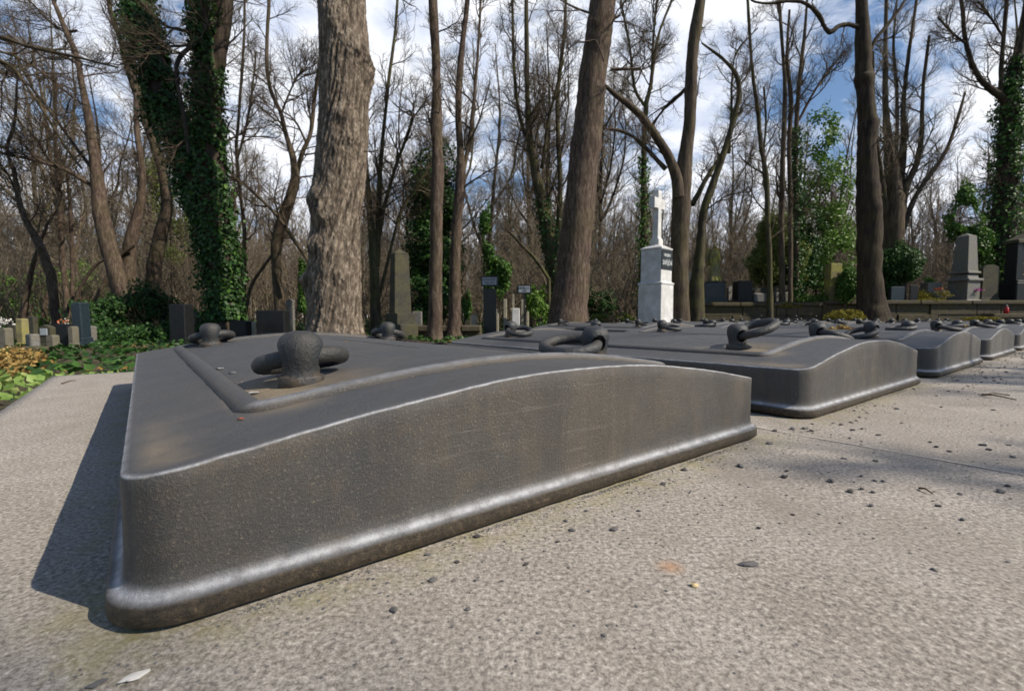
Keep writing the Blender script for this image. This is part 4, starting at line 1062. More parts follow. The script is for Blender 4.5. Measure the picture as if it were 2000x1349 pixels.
r_, B_, o_ = tree("close pair of slim stems beside the tall bright evergreen, an ivy column at their back", [
    ([(1528, 620, 16), (1527, 540, 14), (1526, 440, 13), (1528, 350, 12), (1531, 260, 12), (1533, 170, 10), (1528, 90, 8), (1522, 0, 7), (1518, -160, 5)], 14.5),
    ([(1543, 600, 12), (1544, 480, 11), (1543, 380, 10), (1541, 280, 10), (1545, 200, 10), (1537, 110, 7), (1542, 20, 6)], 14.6, .2),
    ([(1555, 560, 12), (1556, 420, 12), (1554, 320, 12), (1556, 230, 11), (1562, 150, 9), (1572, 60, 7), (1580, -60, 5)], 14.9),
    ([(1560, 235, 6), (1590, 180, 6), (1618, 140, 5), (1650, 100, 4)], 14.9)], M['bark'], M['twig'], seed=34, crown=.9, zmin=3., L=2.4, up=.22)
ivy_on(r_, B_, o_, M['ivy'], 4200, np.random.RandomState(14), .3, 6.2, .17, (.06, .09), limbs=[2])
tree("thin mossy tree left of the yew, bending gently as it rises", [
    ([(1504, 580, 13), (1503, 500, 12), (1499, 420, 12), (1497, 350, 12), (1486, 280, 11), (1480, 215, 10), (1472, 160, 9), (1466, 100, 8), (1462, 30, 7), (1455, -80, 5)], 13.6),
    ([(1497, 380, 7), (1490, 320, 6), (1496, 240, 5), (1492, 170, 4)], 13.6, .3)], M['bark_moss'], M['twig'], seed=35, crown=1., zmin=2.4, L=1.9)
# --- left group
tree("tall brown trunk leaning left, in front of the dark bushes on the left", [
    ([(250, 640, 34), (240, 590, 31), (226, 530, 29), (210, 470, 28), (198, 420, 26), (192, 370, 24), (186, 320, 21), (178, 265, 18), (170, 215, 16), (160, 165, 13), (150, 110, 12), (130, 65, 11), (112, 20, 10), (98, -20, 9), (70, -160, 6)], 11.5),
    ([(178, 362, 11), (140, 338, 10), (100, 322, 9), (55, 310, 8), (0, 298, 7), (-60, 270, 5)], 11.5, -.8),
    ([(160, 128, 7), (118, 108, 7), (70, 90, 6), (20, 82, 6), (-40, 62, 4)], 11.5, -.3),
    ([(180, 330, 9), (150, 290, 8), (110, 235, 7), (60, 170, 6), (10, 130, 5)], 11.5, .5),
    ([(150, 60, 5), (120, 60, 5), (80, 25, 4), (40, -20, 3)], 11.5, .4)], M['bark_pink'], M['twig'], seed=41, crown=1., zmin=2., L=2.)
tree("brown trunk curving right then up, crossing just behind the left-leaning one", [
    ([(262, 640, 30), (260, 590, 27), (253, 545, 25), (252, 500, 24), (261, 450, 22), (273, 400, 18), (278, 350, 15), (273, 300, 13), (267, 250, 12), (266, 190, 11), (262, 120, 9), (258, 0, 7)], 12.2),
    ([(176, 600, 9), (200, 560, 10), (230, 505, 9), (262, 480, 8)], 12.)], M['bark_pink'], M['twig'], seed=42, crown=.9, zmin=2.2, L=1.9)
tree("stout trunk rising out of the dark bushes, curving left to a long upright stem", [
    ([(296, 620, 28), (298, 570, 26), (302, 520, 25), (312, 465, 24), (326, 410, 22), (322, 360, 20), (310, 310, 19), (296, 265, 19), (278, 215, 18), (262, 165, 18), (248, 125, 16), (236, 80, 13), (222, 40, 11), (212, 0, 10), (200, -120, 8)], 12.8),
    ([(256, 150, 9), (250, 90, 8), (242, 30, 7), (230, -40, 5)], 12.8, .3), ([(262, 175, 7), (295, 120, 6), (320, 60, 5)], 12.8)], M['bark'], M['twig'], seed=43, crown=1., zmin=2.4, L=2.)
tree("slim forked tree between the ivy twin trunk and the thickest trunk", [
    ([(550, 660, 26), (547, 600, 22), (541, 540, 20), (540, 480, 21), (552, 430, 23), (566, 390, 22), (577, 350, 20), (572, 310, 14), (558, 260, 11), (548, 220, 10), (530, 180, 10), (521, 130, 9), (522, 60, 8), (526, -10, 7), (528, -160, 5)], 11.6),
    ([(578, 350, 13), (590, 300, 11), (607, 260, 10), (613, 200, 9), (622, 140, 8), (630, 70, 7), (634, -10, 6)], 11.7, .3),
    ([(548, 225, 5), (575, 160, 5), (592, 135, 4)], 11.6), ([(606, 515, 11), (575, 470, 9), (540, 420, 9), (505, 385, 8), (470, 355, 7), (452, 350, 5)], 11.2)], M['bark'], M['twig'], seed=44, crown=1.1, zmin=2., L=2.)
tree("thin tree close against the right flank of the ivy twin trunk", [
    ([(478, 640, 16), (476, 580, 13), (476, 520, 12), (478, 460, 10), (472, 400, 9), (466, 350, 8), (462, 290, 8), (466, 230, 7), (474, 120, 7), (478, 20, 6), (476, -100, 4)], 12.4),
    ([(480, 610, 9), (490, 560, 9), (515, 520, 8), (530, 500, 7), (548, 470, 5)], 12.4), ([(464, 310, 6), (480, 250, 6), (492, 180, 5), (500, 100, 4)], 12.4)], M['bark'], M['twig'], seed=45, crown=1.1, zmin=2., L=1.9)
tree("pale trunk bent like an elbow over the small gravestones at far left", [
    ([(112, 680, 15), (110, 640, 15), (106, 590, 18), (101, 545, 19), (88, 505, 18), (70, 465, 16), (50, 430, 13), (38, 395, 12), (28, 340, 9), (14, 290, 8), (28, 240, 6), (34, 150, 5)], 10.8),
    ([(40, 400, 6), (20, 350, 5), (-5, 310, 4)], 10.8)], M['bark_pink'], M['twig'], seed=46, crown=.9, zmin=2., L=1.7)
tree("pale upright trunk beside the blue black headstone at far left", [
    ([(134, 660, 14), (132, 620, 13), (128, 560, 13), (122, 510, 12), (119, 450, 11), (117, 390, 10), (112, 330, 9), (108, 250, 7), (110, 150, 5)], 12.5),
    ([(140, 600, 10), (142, 540, 9), (140, 470, 8), (137, 400, 7), (130, 330, 5)], 12.6), ([(146, 590, 9), (160, 555, 8), (185, 520, 8), (208, 505, 6)], 12.3)], M['bark_pink'], M['twig'], seed=47, crown=1.1, zmin=2.2, L=1.9)
tree("trunk leaning right above the yellowish post at far left", [([(43, 640, 15), (50, 590, 14), (58, 545, 12), (70, 500, 9), (92, 440, 7), (120, 400, 5)], 13.), ([(84, 620, 11), (92, 575, 10), (102, 540, 8)], 13.4)], M['bark_pink'], M['twig'], seed=48, crown=1.2, zmin=2., L=1.6)
# overhanging branches at the upper left belong to a tree outside the picture
tree("tree outside the left edge reaching in with long thin branches", [
    ([(-320, 760, 120), (-315, 500, 100), (-300, 250, 90), (-280, 0, 80), (-270, -300, 60)], 8.5),
    ([(-290, 150, 30), (-150, 110, 18), (-30, 70, 10), (60, 92, 8), (150, 112, 6), (230, 132, 4)], 8.5, -.5),
    ([(-290, 60, 26), (-120, 120, 14), (0, 118, 9), (60, 180, 6), (130, 290, 5), (160, 330, 3)], 8.5, .6)], M['bark'], M['twig'], seed=49, crown=.7, zmin=3., L=2.4)

# --- trees of the wood behind: a few grown once, then copied
def wood_variant(seed, ht, r, mt, mw, lean=.05, forks=2):
    rs = np.random.RandomState(seed); root = empty("bare_tree", (0, 0, 0)); Bt = []; Bc = []
    P, R = smooth_path([np.array([0, 0, -.1])] + [np.array([rs.normal() * .35 * t * lean * 12, rs.normal() * .35 * t * lean * 12, ht * t]) for t in (.25, .5, .75, 1.)], [r, r * .85, r * .66, r * .4, r * .12], 16)
    Bt.append((list(P), list(R), 0))
    for i in range(forks):
        k = rs.randint(3, 8); dr = np.array([rs.normal() * .5, rs.normal() * .5, 1.2]); B = []
        grow(B, P[k], dr, ht * rs.uniform(.4, .6), R[k] * .7, 0, 0, rs, .1, .1, segs=(12,)); Bt.append(B[0])
    for b in Bt:
        p = [np.array(q) for q in b[0]]; spawn(Bc, p, b[1], dirs(np.array(p)), ht * .30, 1, 3, rs, .12, .19, (14, 9, 6), (6, 5, 4, 3), (.4, 1.0), .16, .006, (.35, .68))
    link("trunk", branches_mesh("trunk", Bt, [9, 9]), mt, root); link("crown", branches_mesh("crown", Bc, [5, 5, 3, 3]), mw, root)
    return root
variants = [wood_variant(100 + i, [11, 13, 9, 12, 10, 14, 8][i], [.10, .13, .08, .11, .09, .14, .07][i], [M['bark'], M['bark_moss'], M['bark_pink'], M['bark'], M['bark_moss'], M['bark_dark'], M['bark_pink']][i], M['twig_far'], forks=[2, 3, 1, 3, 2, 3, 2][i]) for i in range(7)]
WL = "bare brown tree standing in the wood behind the graves"
used = [False] * 7; placed = 0
wr = random.Random(99); spots = []
tries = 0
while placed < 185 and tries < 9000:
    tries += 1
    d = 18.5 + 38 * wr.random() ** .95; px = wr.uniform(-280, 2280); x = (px - 1000) / FPX * d
    if d < 25 and (440 < px < 600 or 1180 < px < 1480 or 1560 < px < 1700): continue
    if any((x - a) ** 2 + (d - b) ** 2 < 1.5 for a, b in spots): continue
    spots.append((x, d)); k = wr.randrange(7)
    o = variants[k] if not used[k] else copy_tree(variants[k]); used[k] = True
    o.location = (x, d, G); s = wr.uniform(.75, 1.15); o.scale = (s, s, s * wr.uniform(.95, 1.15)); o.rotation_euler = (wr.uniform(-.06, .06), wr.uniform(-.08, .08), wr.uniform(0, 6.28))
    tag(o, WL, "tree", "bare trees of the wood behind the graves"); placed += 1
# trees on the sunny side, outside the picture, whose shadows streak the covers
SHL = "bare tree outside the picture on the sunny side of the covers"
for (x, y, k, s, rz) in ((8.5, .9, 2, .85, 0.), (7.2, -1.22, 6, .8, 1.), (10.3, -.35, 4, .8, 3.), (9.2, -3.0, 2, .9, 0.), (11.5, -1.2, 0, .9, 2.), (8.0, -5.2, 4, .8, 4.), (13.0, -5.5, 3, 1., 1.), (13.5, 2.2, 6, .9, 3.), (16, 0., 1, .9, 5.)):
    o = copy_tree(variants[k]); o.location = (x, y, G); o.scale = (s, s, s); o.rotation_euler = (0, 0, rz); tag(o, SHL, "tree", "bare trees beside the covers outside the picture")

# far wood as one mass
rs = np.random.RandomState(77); B = []
for i in range(520):
    d = 50 + 50 * rs.rand(); x = rs.uniform(-1.35, 1.35) * d; p = np.array([x, d, G]); hh = rs.uniform(8, 15)
    grow(B, p, np.array([rs.normal() * .06, 0, 1.]), hh, rs.uniform(.12, .25), 0, 2, rs, .1, .06, (9, 8), (6, 4, 3), (.35, .9), .12, .022, (.3, .5))
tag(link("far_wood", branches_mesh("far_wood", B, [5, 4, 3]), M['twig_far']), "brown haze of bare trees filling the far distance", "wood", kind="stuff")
# brushwood between the trunks
B = []
for i in range(3600):
    d = 13.5 + 34 * rs.rand() ** 1.3; x = rs.uniform(-1.25, 1.25) * d
    if d < 18 and x / d > .35: continue
    p = np.array([x, d, G]); hh = rs.uniform(.8, 3.4) * (1 if d < 20 else 1.9)
    grow(B, p, np.array([rs.normal() * .22, rs.normal() * .22, 1.]), hh, .012 + .0006 * d, 0, 2, rs, .02, .13, (7, 5), (6, 4, 3), (.35, .9), .15, .0038 + .00012 * d, (.35, .6))
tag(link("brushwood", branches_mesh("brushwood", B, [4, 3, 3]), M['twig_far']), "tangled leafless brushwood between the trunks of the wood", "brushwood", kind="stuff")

# ------------------------------------------------------------------ evergreens, bushes, ivy mounds
def blob(px0, px1, py0, py1, d, dy=None):
    a, b = at(px0, py0, d), at(px1, py1, d); rx = abs(b.x - a.x) / 2; rz_ = abs(a.z - b.z) / 2
    return ((a.x + b.x) / 2, d, (a.z + b.z) / 2), (rx, dy or min(rx, 1.2), rz_)
leafy("evergreen_tree", "dark evergreen tree behind the slim straight trunks", "tree", [blob(795, 900, 290, 470, 12.5), blob(785, 905, 400, 560, 12.5), blob(790, 900, 500, 640, 12.5)], M['ivy'], 15000, (.06, .11), 1, clump=1.6, thr=-.2)
leafy("evergreen_tree", "tall bright green evergreen lit by the sun, left of the dark knobbly trunk", "tree", [blob(1575, 1640, 205, 330, 16.5), blob(1565, 1665, 300, 430, 16.5), blob(1562, 1668, 400, 560, 16.5), blob(1590, 1640, 500, 600, 16.5)], M['laurel'], 8500, (.07, .12), 2, clump=1.9, thr=.0)
leafy("yew_tree", "drooping yellow green yew above the low tombs", "tree", [blob(1480, 1550, 405, 500, 15.8), blob(1465, 1572, 450, 575, 15.8)], M['yew'], 17000, (.06, .12), 3, clump=2.0, thr=-.18, asp=.45)
leafy("dark_evergreen", "dark evergreen standing between yew and bright tree", "tree", [blob(1545, 1600, 380, 600, 16), blob(1500, 1570, 520, 600, 16)], M['ivy'], 6000, (.07, .12), 4, clump=1.4)
leafy("ivy_mound", "dome of dark ivy overgrowing a tomb right of the knobbly trunk", "ivy", [blob(1716, 1790, 475, 560, 15.3), blob(1715, 1750, 530, 590, 15.3), blob(1770, 1798, 500, 545, 15.1)], M['ivy'], 7500, (.05, .09), 5, clump=2.4, thr=-.3)
leafy("ivy_bush", "bright ivy bush against the ivy grown stone stump", "bush", [blob(1638, 1686, 518, 600, 14.2)], M['ivy_lit'], 3200, (.05, .09), 6, thr=-.25)
leafy("ivy_bush", "pale green ivy bush right of the white framed signs", "bush", [blob(1028, 1075, 560, 640, 11.), blob(1024, 1052, 555, 600, 11.)], M['laurel'], 2800, (.04, .075), 7, thr=-.25)
leafy("ivy_bush", "ivy bush swelling out behind the taller white framed sign", "bush", [blob(945, 1000, 498, 580, 11.6), blob(935, 960, 385, 470, 11.6), blob(942, 968, 450, 520, 11.6)], M['ivy_lit'], 4600, (.04, .08), 8, thr=-.2)
leafy("ivy_post", "narrow ivy covered post at the left foot of the thickest trunk", "ivy", [blob(580, 606, 512, 640, 9.)], M['ivy_lit'], 2600, (.035, .06), 9, thr=-.25)
leafy("ivy_bush", "small ivy tuft hanging beside the second slim trunk", "bush", [blob(902, 922, 568, 625, 10.5)], M['ivy_lit'], 900, (.035, .06), 10, thr=-.3)
leafy("dark_bush", "dark bush left of the twin trunk, lower and wider one", "bush", [blob(185, 262, 575, 700, 8.6, .8), blob(195, 350, 630, 705, 8.4, .8)], M['ivy'], 11000, (.035, .065), 11, clump=2.6, thr=-.3)
leafy("dark_bush", "dark bush left of the twin trunk, taller rounded one", "bush", [blob(258, 322, 555, 690, 9.0, .7)], M['ivy'], 7000, (.035, .065), 12, clump=2.6, thr=-.3)
leafy("dark_bush", "black green low bush beside the tall dark slab at left", "bush", [blob(305, 345, 628, 690, 8.2)], M['ivy'], 2600, (.03, .055), 13, thr=-.3)
leafy("evergreen_bush", "sunlit green bushes behind the gravestones at far left", "bush", [blob(-30, 75, 520, 650, 17, 1.4)], M['ivy_lit'], 5200, (.08, .14), 14, clump=1.2)
leafy("evergreen_bush", "sunlit green bush between the bent trunk and the dark bushes", "bush", [blob(70, 190, 500, 610, 19, 1.6)], M['laurel'], 5200, (.09, .15), 15, clump=1.1, thr=.0)
leafy("conifer", "olive brown conifer behind the stout left trunk", "tree", [blob(285, 365, 290, 420, 15), blob(300, 372, 380, 520, 15)], M['yew'], 5000, (.06, .13), 16, clump=1.6, thr=.02, asp=.3)
leafy("ivy_column", "ivy column left of the squat obelisk on the right", "ivy", [blob(1855, 1900, 350, 480, 15.8), blob(1885, 1935, 420, 540, 15.8)], M['ivy_lit'], 5200, (.07, .12), 17, clump=1.6, thr=-.05)
leafy("ivy_bush", "green scrub behind the foot of the leaning trunk, on its right", "bush", [blob(1148, 1200, 560, 625, 13.5), blob(1140, 1165, 540, 600, 13.5)], M['ivy'], 2600, (.05, .08), 18)
leafy("potted_shrub", "small round grey green shrub on the blue grey stone at right", "shrub", [blob(1808, 1836, 536, 558, 15.4)], M['ivy_lit'], 900, (.035, .06), 19, base=tuple(at(1822, 556, 15.4)))
leafy("flower_patch", "green and yellow planting with orange blooms right of the dark trunk", "flowers", [blob(1790, 1850, 566, 592, 14.9)], M['drymoss'], 1800, (.03, .05), 20)
leafy("moss_mound", "mound of yellow moss at the left foot of the dark knobbly trunk", "moss", [blob(1614, 1684, 604, 632, 12.6, .3)], M['drymoss'], 5000, (.02, .04), 21, thr=-.6)
leafy("leafy_plants", "low green plants before the yew along the tomb edge", "plants", [blob(1555, 1640, 575, 600, 14.8, .3)], M['laurel'], 1500, (.04, .07), 22)
leafy("low_greenery", "low greenery at the foot of the leaning trunk beside the white pedestal", "plants", [blob(1150, 1240, 610, 630, 11.2, .3)], M['yew'], 1500, (.04, .07), 23)

# ground plants at the left edge of the concrete
def patch(name, label, cat, m, n, size, xr, yr, zr, seed, tilt=.6, asp=.8, fn=None):
    rs = np.random.RandomState(seed); X = rs.uniform(*xr, n); Y = rs.uniform(*yr, n)
    keep = np.array([fn(x, y) if fn else True for x, y in zip(X, Y)]); X = X[keep]; Y = Y[keep]; k = len(X)
    h = np.array([.5 + mn.noise(Vector((x * 2.4, y * 2.4, seed))) for x, y in zip(X, Y)])
    Z = G + .01 + np.clip(h, .05, 1.2) * zr * rs.uniform(.4, 1, k)
    Nn = rs.normal(size=(k, 3)) * tilt + [0, 0, 1]; Nn /= np.linalg.norm(Nn, axis=1, keepdims=True)
    V, F = leaf_quads(np.stack([X, Y, Z], 1), Nn, rs.uniform(*size, k), rs, .25, asp)
    tag(link(name, fast_mesh(name, V, F, 3, False), m), label, cat, kind="stuff")
def off_slab(x, y):
    u, v = w2uv(Vector((x, y, 0))); return u < -1.3 * H or (v > VE + .06 and u < 3 * Sp - 1.3 * H) or v > ROW2 + Ln + 1.3 * H
patch("bergenia", "large pale green leaves along the far left edge of the concrete", "leaves", M['lime'], 1500, (.035, .075), (-3.9, -1.6), (2.2, 3.9), .13, 5, .8, .7, lambda x, y: off_slab(x, y) and (lambda u, v: (u > -2.3 * H and v < VE) or (VE < v < VE + .55))(*w2uv(Vector((x, y, 0)))))
patch("dry_leaves", "heap of dry orange and yellow leaves left of the concrete", "leaves", M['litter'], 9000, (.02, .045), (-5.2, -2.6), (2.4, 4.6), .17, 6, .7, .8, lambda x, y: off_slab(x, y) and 928 * x / y < -885 + 60 * mn.noise(Vector((x * 2, y * 2, 0))) and w2uv(Vector((x, y, 0)))[0] < -2.0 * H)
patch("ground_ivy", "dark ivy and leaf litter covering the soil beyond the concrete", "ivy", M['ivy'], 34000, (.05, .10), (-16, 9), (3.0, 15), .10, 7, .5, .8, off_slab)
patch("leaf_litter", "brown fallen leaves scattered over the soil", "leaves", M['litter'], 12000, (.035, .07), (-18, 14), (3.6, 18), .03, 8, .4, .8, off_slab)
patch("wood_floor_ivy", "coarse ivy and leaves on the floor of the wood", "ivy", M['ivy'], 26000, (.10, .22), (-34, 34), (14, 34), .35, 9, .6, .8)

# ------------------------------------------------------------------ terrace and graves
TZ = 0.82; TY = 14.4
mb = MB(); x0, x1 = gx(1352, TY), 34.
mb.add([(x0, TY + .2, TZ - .02), (x1, TY + .2, TZ - .02), (x1, 60, TZ - .02), (x0, 60, TZ - .02)], [(0, 1, 2, 3)])
tag(mb.build("terrace", M['soil']), kind="structure")
def retaining(name, xa, xb, y, zt_, label, th=.3, rows=3, seed=1, coping=True):
    r_ = random.Random(seed); root = empty(name, ((xa + xb) / 2, y, G), label=label, cat="wall"); W_ = xb - xa
    mb = MB(); hh = (zt_ - G - (.10 if coping else 0) + .1) / rows
    for k in range(rows):
        x = -W_ / 2
        while x < W_ / 2 - .05:
            w = min(r_.uniform(.6, 1.5), W_ / 2 - x); mb.box(x + w / 2, .0 + r_.uniform(-.02, .02), -.1 + k * hh, w - .012, th, hh - .008, .015); x += w
    mb.build("courses", M['kerb'], root)
    if coping:
        mb = MB(); x = -W_ / 2
        while x < W_ / 2 - .05:
            w = min(r_.uniform(1.0, 1.9), W_ / 2 - x); mb.box(x + w / 2, -.03, zt_ - G - .10, w - .01, th + .12, .10, .02); x += w
        mb.build("coping", M['kerb'], root)
    return root
retaining("retaining_wall", x0, gx(1600, TY), TY, TZ - .06, "low mossy retaining wall under the angel and the low tombs", seed=2)
retaining("retaining_wall", gx(1600, TY) + .02, gx(2130, TY), TY, TZ, "long dark retaining wall under the graves at the right edge", seed=3)
retaining("retaining_wall", gx(1925, 13.9), gx(2120, 13.9), 13.9, .42, "low stone step in front of the wall at the right edge", seed=4, rows=2)
retaining("kerb_wall", gx(735, 9.3), gx(940, 9.3), 9.35, .16, "mossy low kerb wall behind the two slim trunks", rows=1, seed=5)
retaining("kerb_wall", gx(10, 6.1), gx(105, 6.1), 6.0, -.045, "flat pale kerb stone before the gravestones at far left", rows=1, seed=6, coping=False)

def stone(px0, px1, pyt, d, m, label, zb=G, shape='flat', dep=None, plinth=.18, rz=0., name="headstone", cat="headstone", plate=None, m2=None, taper=1., plinth_w=1.25, py=None):
    a, b = at(px0, pyt, d), at(px1, pyt, d); w = b.x - a.x; h = a.z - zb
    if dep is None: dep = max(.10, w * .28)
    root = empty(name, ((a.x + b.x) / 2, d, zb), rz, label=label, cat=cat)
    ph = plinth * h
    if plinth > 0:
        mb = MB(); mb.box(0, 0, -.05, w * plinth_w, dep * 1.5, ph * .6 + .05, .015); mb.box(0, 0, ph * .6 - .001, w * (plinth_w * .5 + .52), dep * 1.25, ph * .4, .012); mb.build("plinth", m2 or m, root)
    mb = MB(); H_ = h - ph
    if shape == 'flat': mb.box(0, 0, ph, w, dep, H_, .012, tx=taper, ty=1.)
    elif shape == 'round':
        n = 16; top = H_ - w * .28
        out = [(-w / 2, ph), (w / 2, ph), (w / 2 * taper, ph + top)] + [(w / 2 * taper * math.cos(PI * i / n), ph + top + w * .28 * math.sin(PI * i / n)) for i in range(1, n)] + [(-w / 2 * taper, ph + top)]
        mb.prism(out, -dep / 2, dep / 2)
    elif shape == 'point':
        out = [(-w / 2, ph), (w / 2, ph), (w / 2 * taper, ph + H_ - w * .25), (0, ph + H_), (-w / 2 * taper, ph + H_ - w * .25)]
        mb.prism(out, -dep / 2, dep / 2)
    elif shape == 'obelisk':
        mb.box(0, 0, ph, w, w, H_ - w * .3, .01, tx=taper); n = w * taper
        V = [(-n / 2, -n / 2, ph + H_ - w * .3), (n / 2, -n / 2, ph + H_ - w * .3), (n / 2, n / 2, ph + H_ - w * .3), (-n / 2, n / 2, ph + H_ - w * .3), (0, 0, ph + H_)]
        mb.add(V, [(0, 1, 4), (1, 2, 4), (2, 3, 4), (3, 0, 4)])
    mb.build("slab" if shape != 'obelisk' else "shaft", m, root)
    if plate:
        fx, fz0, fz1, mm = plate; y_ = -(w if shape == 'obelisk' else dep) / 2 - .004
        mb = MB(); mb.box(0, y_, ph + H_ * fz0, w * fx, .012, H_ * (fz1 - fz0), .003); mb.build("plate", mm, root)
    return root, w, h
# far left graveyard
stone(36, 50, 622, 6.7, M['mossy'], "narrow yellowish mossy post at far left among small gravestones", plinth=.2, name="stone_post", cat="post", dep=.10)
stone(51, 76, 652, 6.2, M['grey'], "low grey slab with a pale right edge, between mossy post and plated stone", plinth=.1, rz=-.5)
stone(80, 103, 634, 6.9, M['olive'], "brown headstone bearing a pale blue grey square plate", plate=(.6, .45, .8, M['plate']), shape='point')
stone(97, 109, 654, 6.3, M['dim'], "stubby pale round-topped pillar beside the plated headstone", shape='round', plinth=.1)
stone(113, 138, 632, 6.6, M['dark'], "black upright headstone with red flowers on its top edge", plinth=.25)
stone(146, 167, 591, 7.0, M['bluedark'], "tall blue black stele, highest stone of the far left graveyard", plinth=.22, taper=.88, dep=.16)
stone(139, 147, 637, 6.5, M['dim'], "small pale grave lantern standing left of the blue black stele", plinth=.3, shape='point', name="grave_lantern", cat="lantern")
stone(170, 183, 636, 7.4, M['grey'], "small grey stone with a rusty stain right of the blue black stele", shape='round')
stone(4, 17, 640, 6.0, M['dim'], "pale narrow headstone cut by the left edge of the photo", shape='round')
stone(20, 34, 632, 8.2, M['olive'], "weathered brown headstone behind the pale one at the left edge", shape='point')
stone(56, 70, 618, 9., M['olive'], "brown shield shaped stone far behind the grey slab at left")
stone(190, 200, 596, 10., M['dim'], "pale slender stone glimpsed above the dark bushes at left", shape='point')
stone(313, 322, 606, 9.4, M['grey'], "small bluish grey stone left of the tall black slab", plinth=.1)
stone(338, 369, 594, 7.6, M['dark'], "tall black slab left of the ivy twin trunk", plinth=.12, dep=.22)
stone(372, 379, 610, 8.8, M['pale'], "thin pale stone just right of the tall black slab", shape='point')
stone(381, 392, 608, 9.0, M['olive'], "brown pointed stone in front of the foot of the ivy twin trunk", shape='point')
stone(453, 486, 626, 7.8, M['dark'], "square black headstone with pale side, right of the ivy twin trunk", plinth=.1, dep=.18, m2=M['pale'])
stone(488, 498, 628, 8.2, M['pale'], "pale slim stone touching the square black headstone", plinth=.1)
stone(506, 560, 606, 8.6, M['dark'], "broad black headstone left of the thickest trunk", plinth=.3, dep=.22, plinth_w=1.1)
stone(561, 573, 584, 9.6, M['grey'], "grey narrow stone between broad black headstone and ivy post", shape='point')
stone(402, 414, 600, 11., M['grey'], "grey stone low at the left flank of the ivy twin trunk", shape='round')
# blooms on the black headstone and the blossoms nearby
def blooms(px, py, d, m, n, s, label, cat="flowers", spread=(.05, .04, .02), seed=1, name="flowers"):
    rs = np.random.RandomState(seed); c = np.array(at(px, py, d)); C = rs.normal(size=(n, 3)) * spread + c; Nn = rs.normal(size=(n, 3)); Nn /= np.linalg.norm(Nn, axis=1, keepdims=True)
    V, F = leaf_quads(C, Nn, rs.uniform(s * .6, s, n), rs, .3, 1.); tag(link(name, fast_mesh(name, V, F, 3, False), m), label, cat)
blooms(122, 629, 6.6, M['orange'], 22, .026, "orange red flowers on top of the black upright headstone")
blooms(131, 629, 6.6, M['shell'], 12, .024, "white flowers on the black headstone beside the red ones", seed=2)
blooms(9, 628, 6.0, M['shell'], 60, .03, "white and pink blossom at the left edge of the photo", seed=3, spread=(.045, .035, .025))
# tall obelisk
o, w, h = stone(763, 797, 486, 9.0, M['olive'], "tall dark weathered obelisk left of the two slim trunks", shape='obelisk', taper=.82, plinth=.30, plinth_w=1.45, dep=.42, rz=.55, name="obelisk", cat="obelisk")
stone(806, 824, 608, 9.8, M['grey'], "blue grey stone between the obelisk and the slim straight trunk", plinth=.2)
stone(921, 931, 614, 10., M['pale'], "pale urn shaped stone right of the second slim trunk", shape='round', plinth=.45, plinth_w=.8, name="stone_urn", cat="urn")
# signs
def sign(px0, px1, py0, py1, d, l1, l2, label, body=None, rz=-.06):
    a, b = at(px0, py0, d), at(px1, py1, d); w, hh = b.x - a.x, a.z - b.z; cx = (a.x + b.x) / 2
    root = empty("grave_sign", (cx, d, G), rz, label=label, cat="sign")
    if body: mb = MB(); mb.box(0, .08, -.05, body, .14, b.z - G - .03, .01); mb.build("stele", M['black'], root)
    else: mb = MB(); mb.box(0, .03, -.05, .035, .035, b.z - G + .03, .004); mb.build("post", M['black'], root)
    mb = MB(); mb.box(0, .0, b.z - G - .03, w + .06, .035, hh + .06, .006); mb.build("frame", M['black'], root)
    mb = MB(); mb.box(0, -.02, b.z - G, w, .012, hh, .002); pl = mb.build("plate", M['plate'], root)
    for t, zf, s in ((l1, .56, .36), (l2, .14, .30)):
        c = bpy.data.curves.new("lettering", 'FONT'); c.body = t; c.size = hh * s * 1.25; c.align_x = 'CENTER'; c.extrude = .0015; c.space_character = .95
        tx = link("lettering", c, None, pl); c.materials.append(M['letter_dark']); tx.location = (0, -.028, b.z - G + hh * zf); tx.rotation_euler = (PI / 2, 0, 0)
        solid_text(tx, w * .9)
sign(942, 970, 542, 556, 9.8, "KONSTANTINOV", "1886 1965", "taller white plated black sign on a broad dark stele", body=.26)
sign(1013, 1035, 559, 571, 10.2, "HROBKA 12", "1904", "lower white plated black sign on a thin post")
stone(983, 990, 584, 10.8, M['pale'], "left one of the pale slim columns near the signs", plinth=0, name="stone_column", cat="column", dep=.08)
stone(1017, 1024, 585, 10.9, M['pale'], "whitish slim column directly below the lower sign", plinth=0, name="stone_column", cat="column", dep=.08, taper=.9)
stone(1028, 1033, 608, 10.7, M['pale'], "shortest slim pale column right of the thin sign post", plinth=0, name="stone_column", cat="column", dep=.07)
stone(1000, 1015, 602, 10.6, M['white'], "small white block headstone between two pale columns", plinth=0, dep=.16)
def cross(px, py0, py1, d, wpx, armw, m, label, name="stone_cross", zb=None):
    a = at(px, py0, d); b = at(px, py1, d); w = wpx / FPX * d; A = armw / FPX * d; hh = a.z - (zb if zb is not None else b.z)
    root = empty(name, (a.x, d, a.z - hh), label=label, cat="cross")
    mb = MB(); t = w / 2; z1 = hh * .62; out = [(-t, 0), (t, 0), (t, z1), (A / 2, z1), (A / 2, z1 + w), (t, z1 + w), (t, hh), (-t, hh), (-t, z1 + w), (-A / 2, z1 + w), (-A / 2, z1), (-t, z1)]
    mb.prism(out, -w * .4, w * .4); mb.build("cross", m, root)
    mb = MB(); mb.box(0, 0, -.04, w * 2, w * 1.8, .09, .01); mb.build("foot", m, root)
cross(1003, 574, 604, 10.9, 4, 13, M['pale'], "tiny pale stone cross above the small white block", zb=G)
cross(597, 560, 640, 9.8, 4, 14, M['grey'], "thin grey cross half hidden left of the thickest trunk", zb=G)
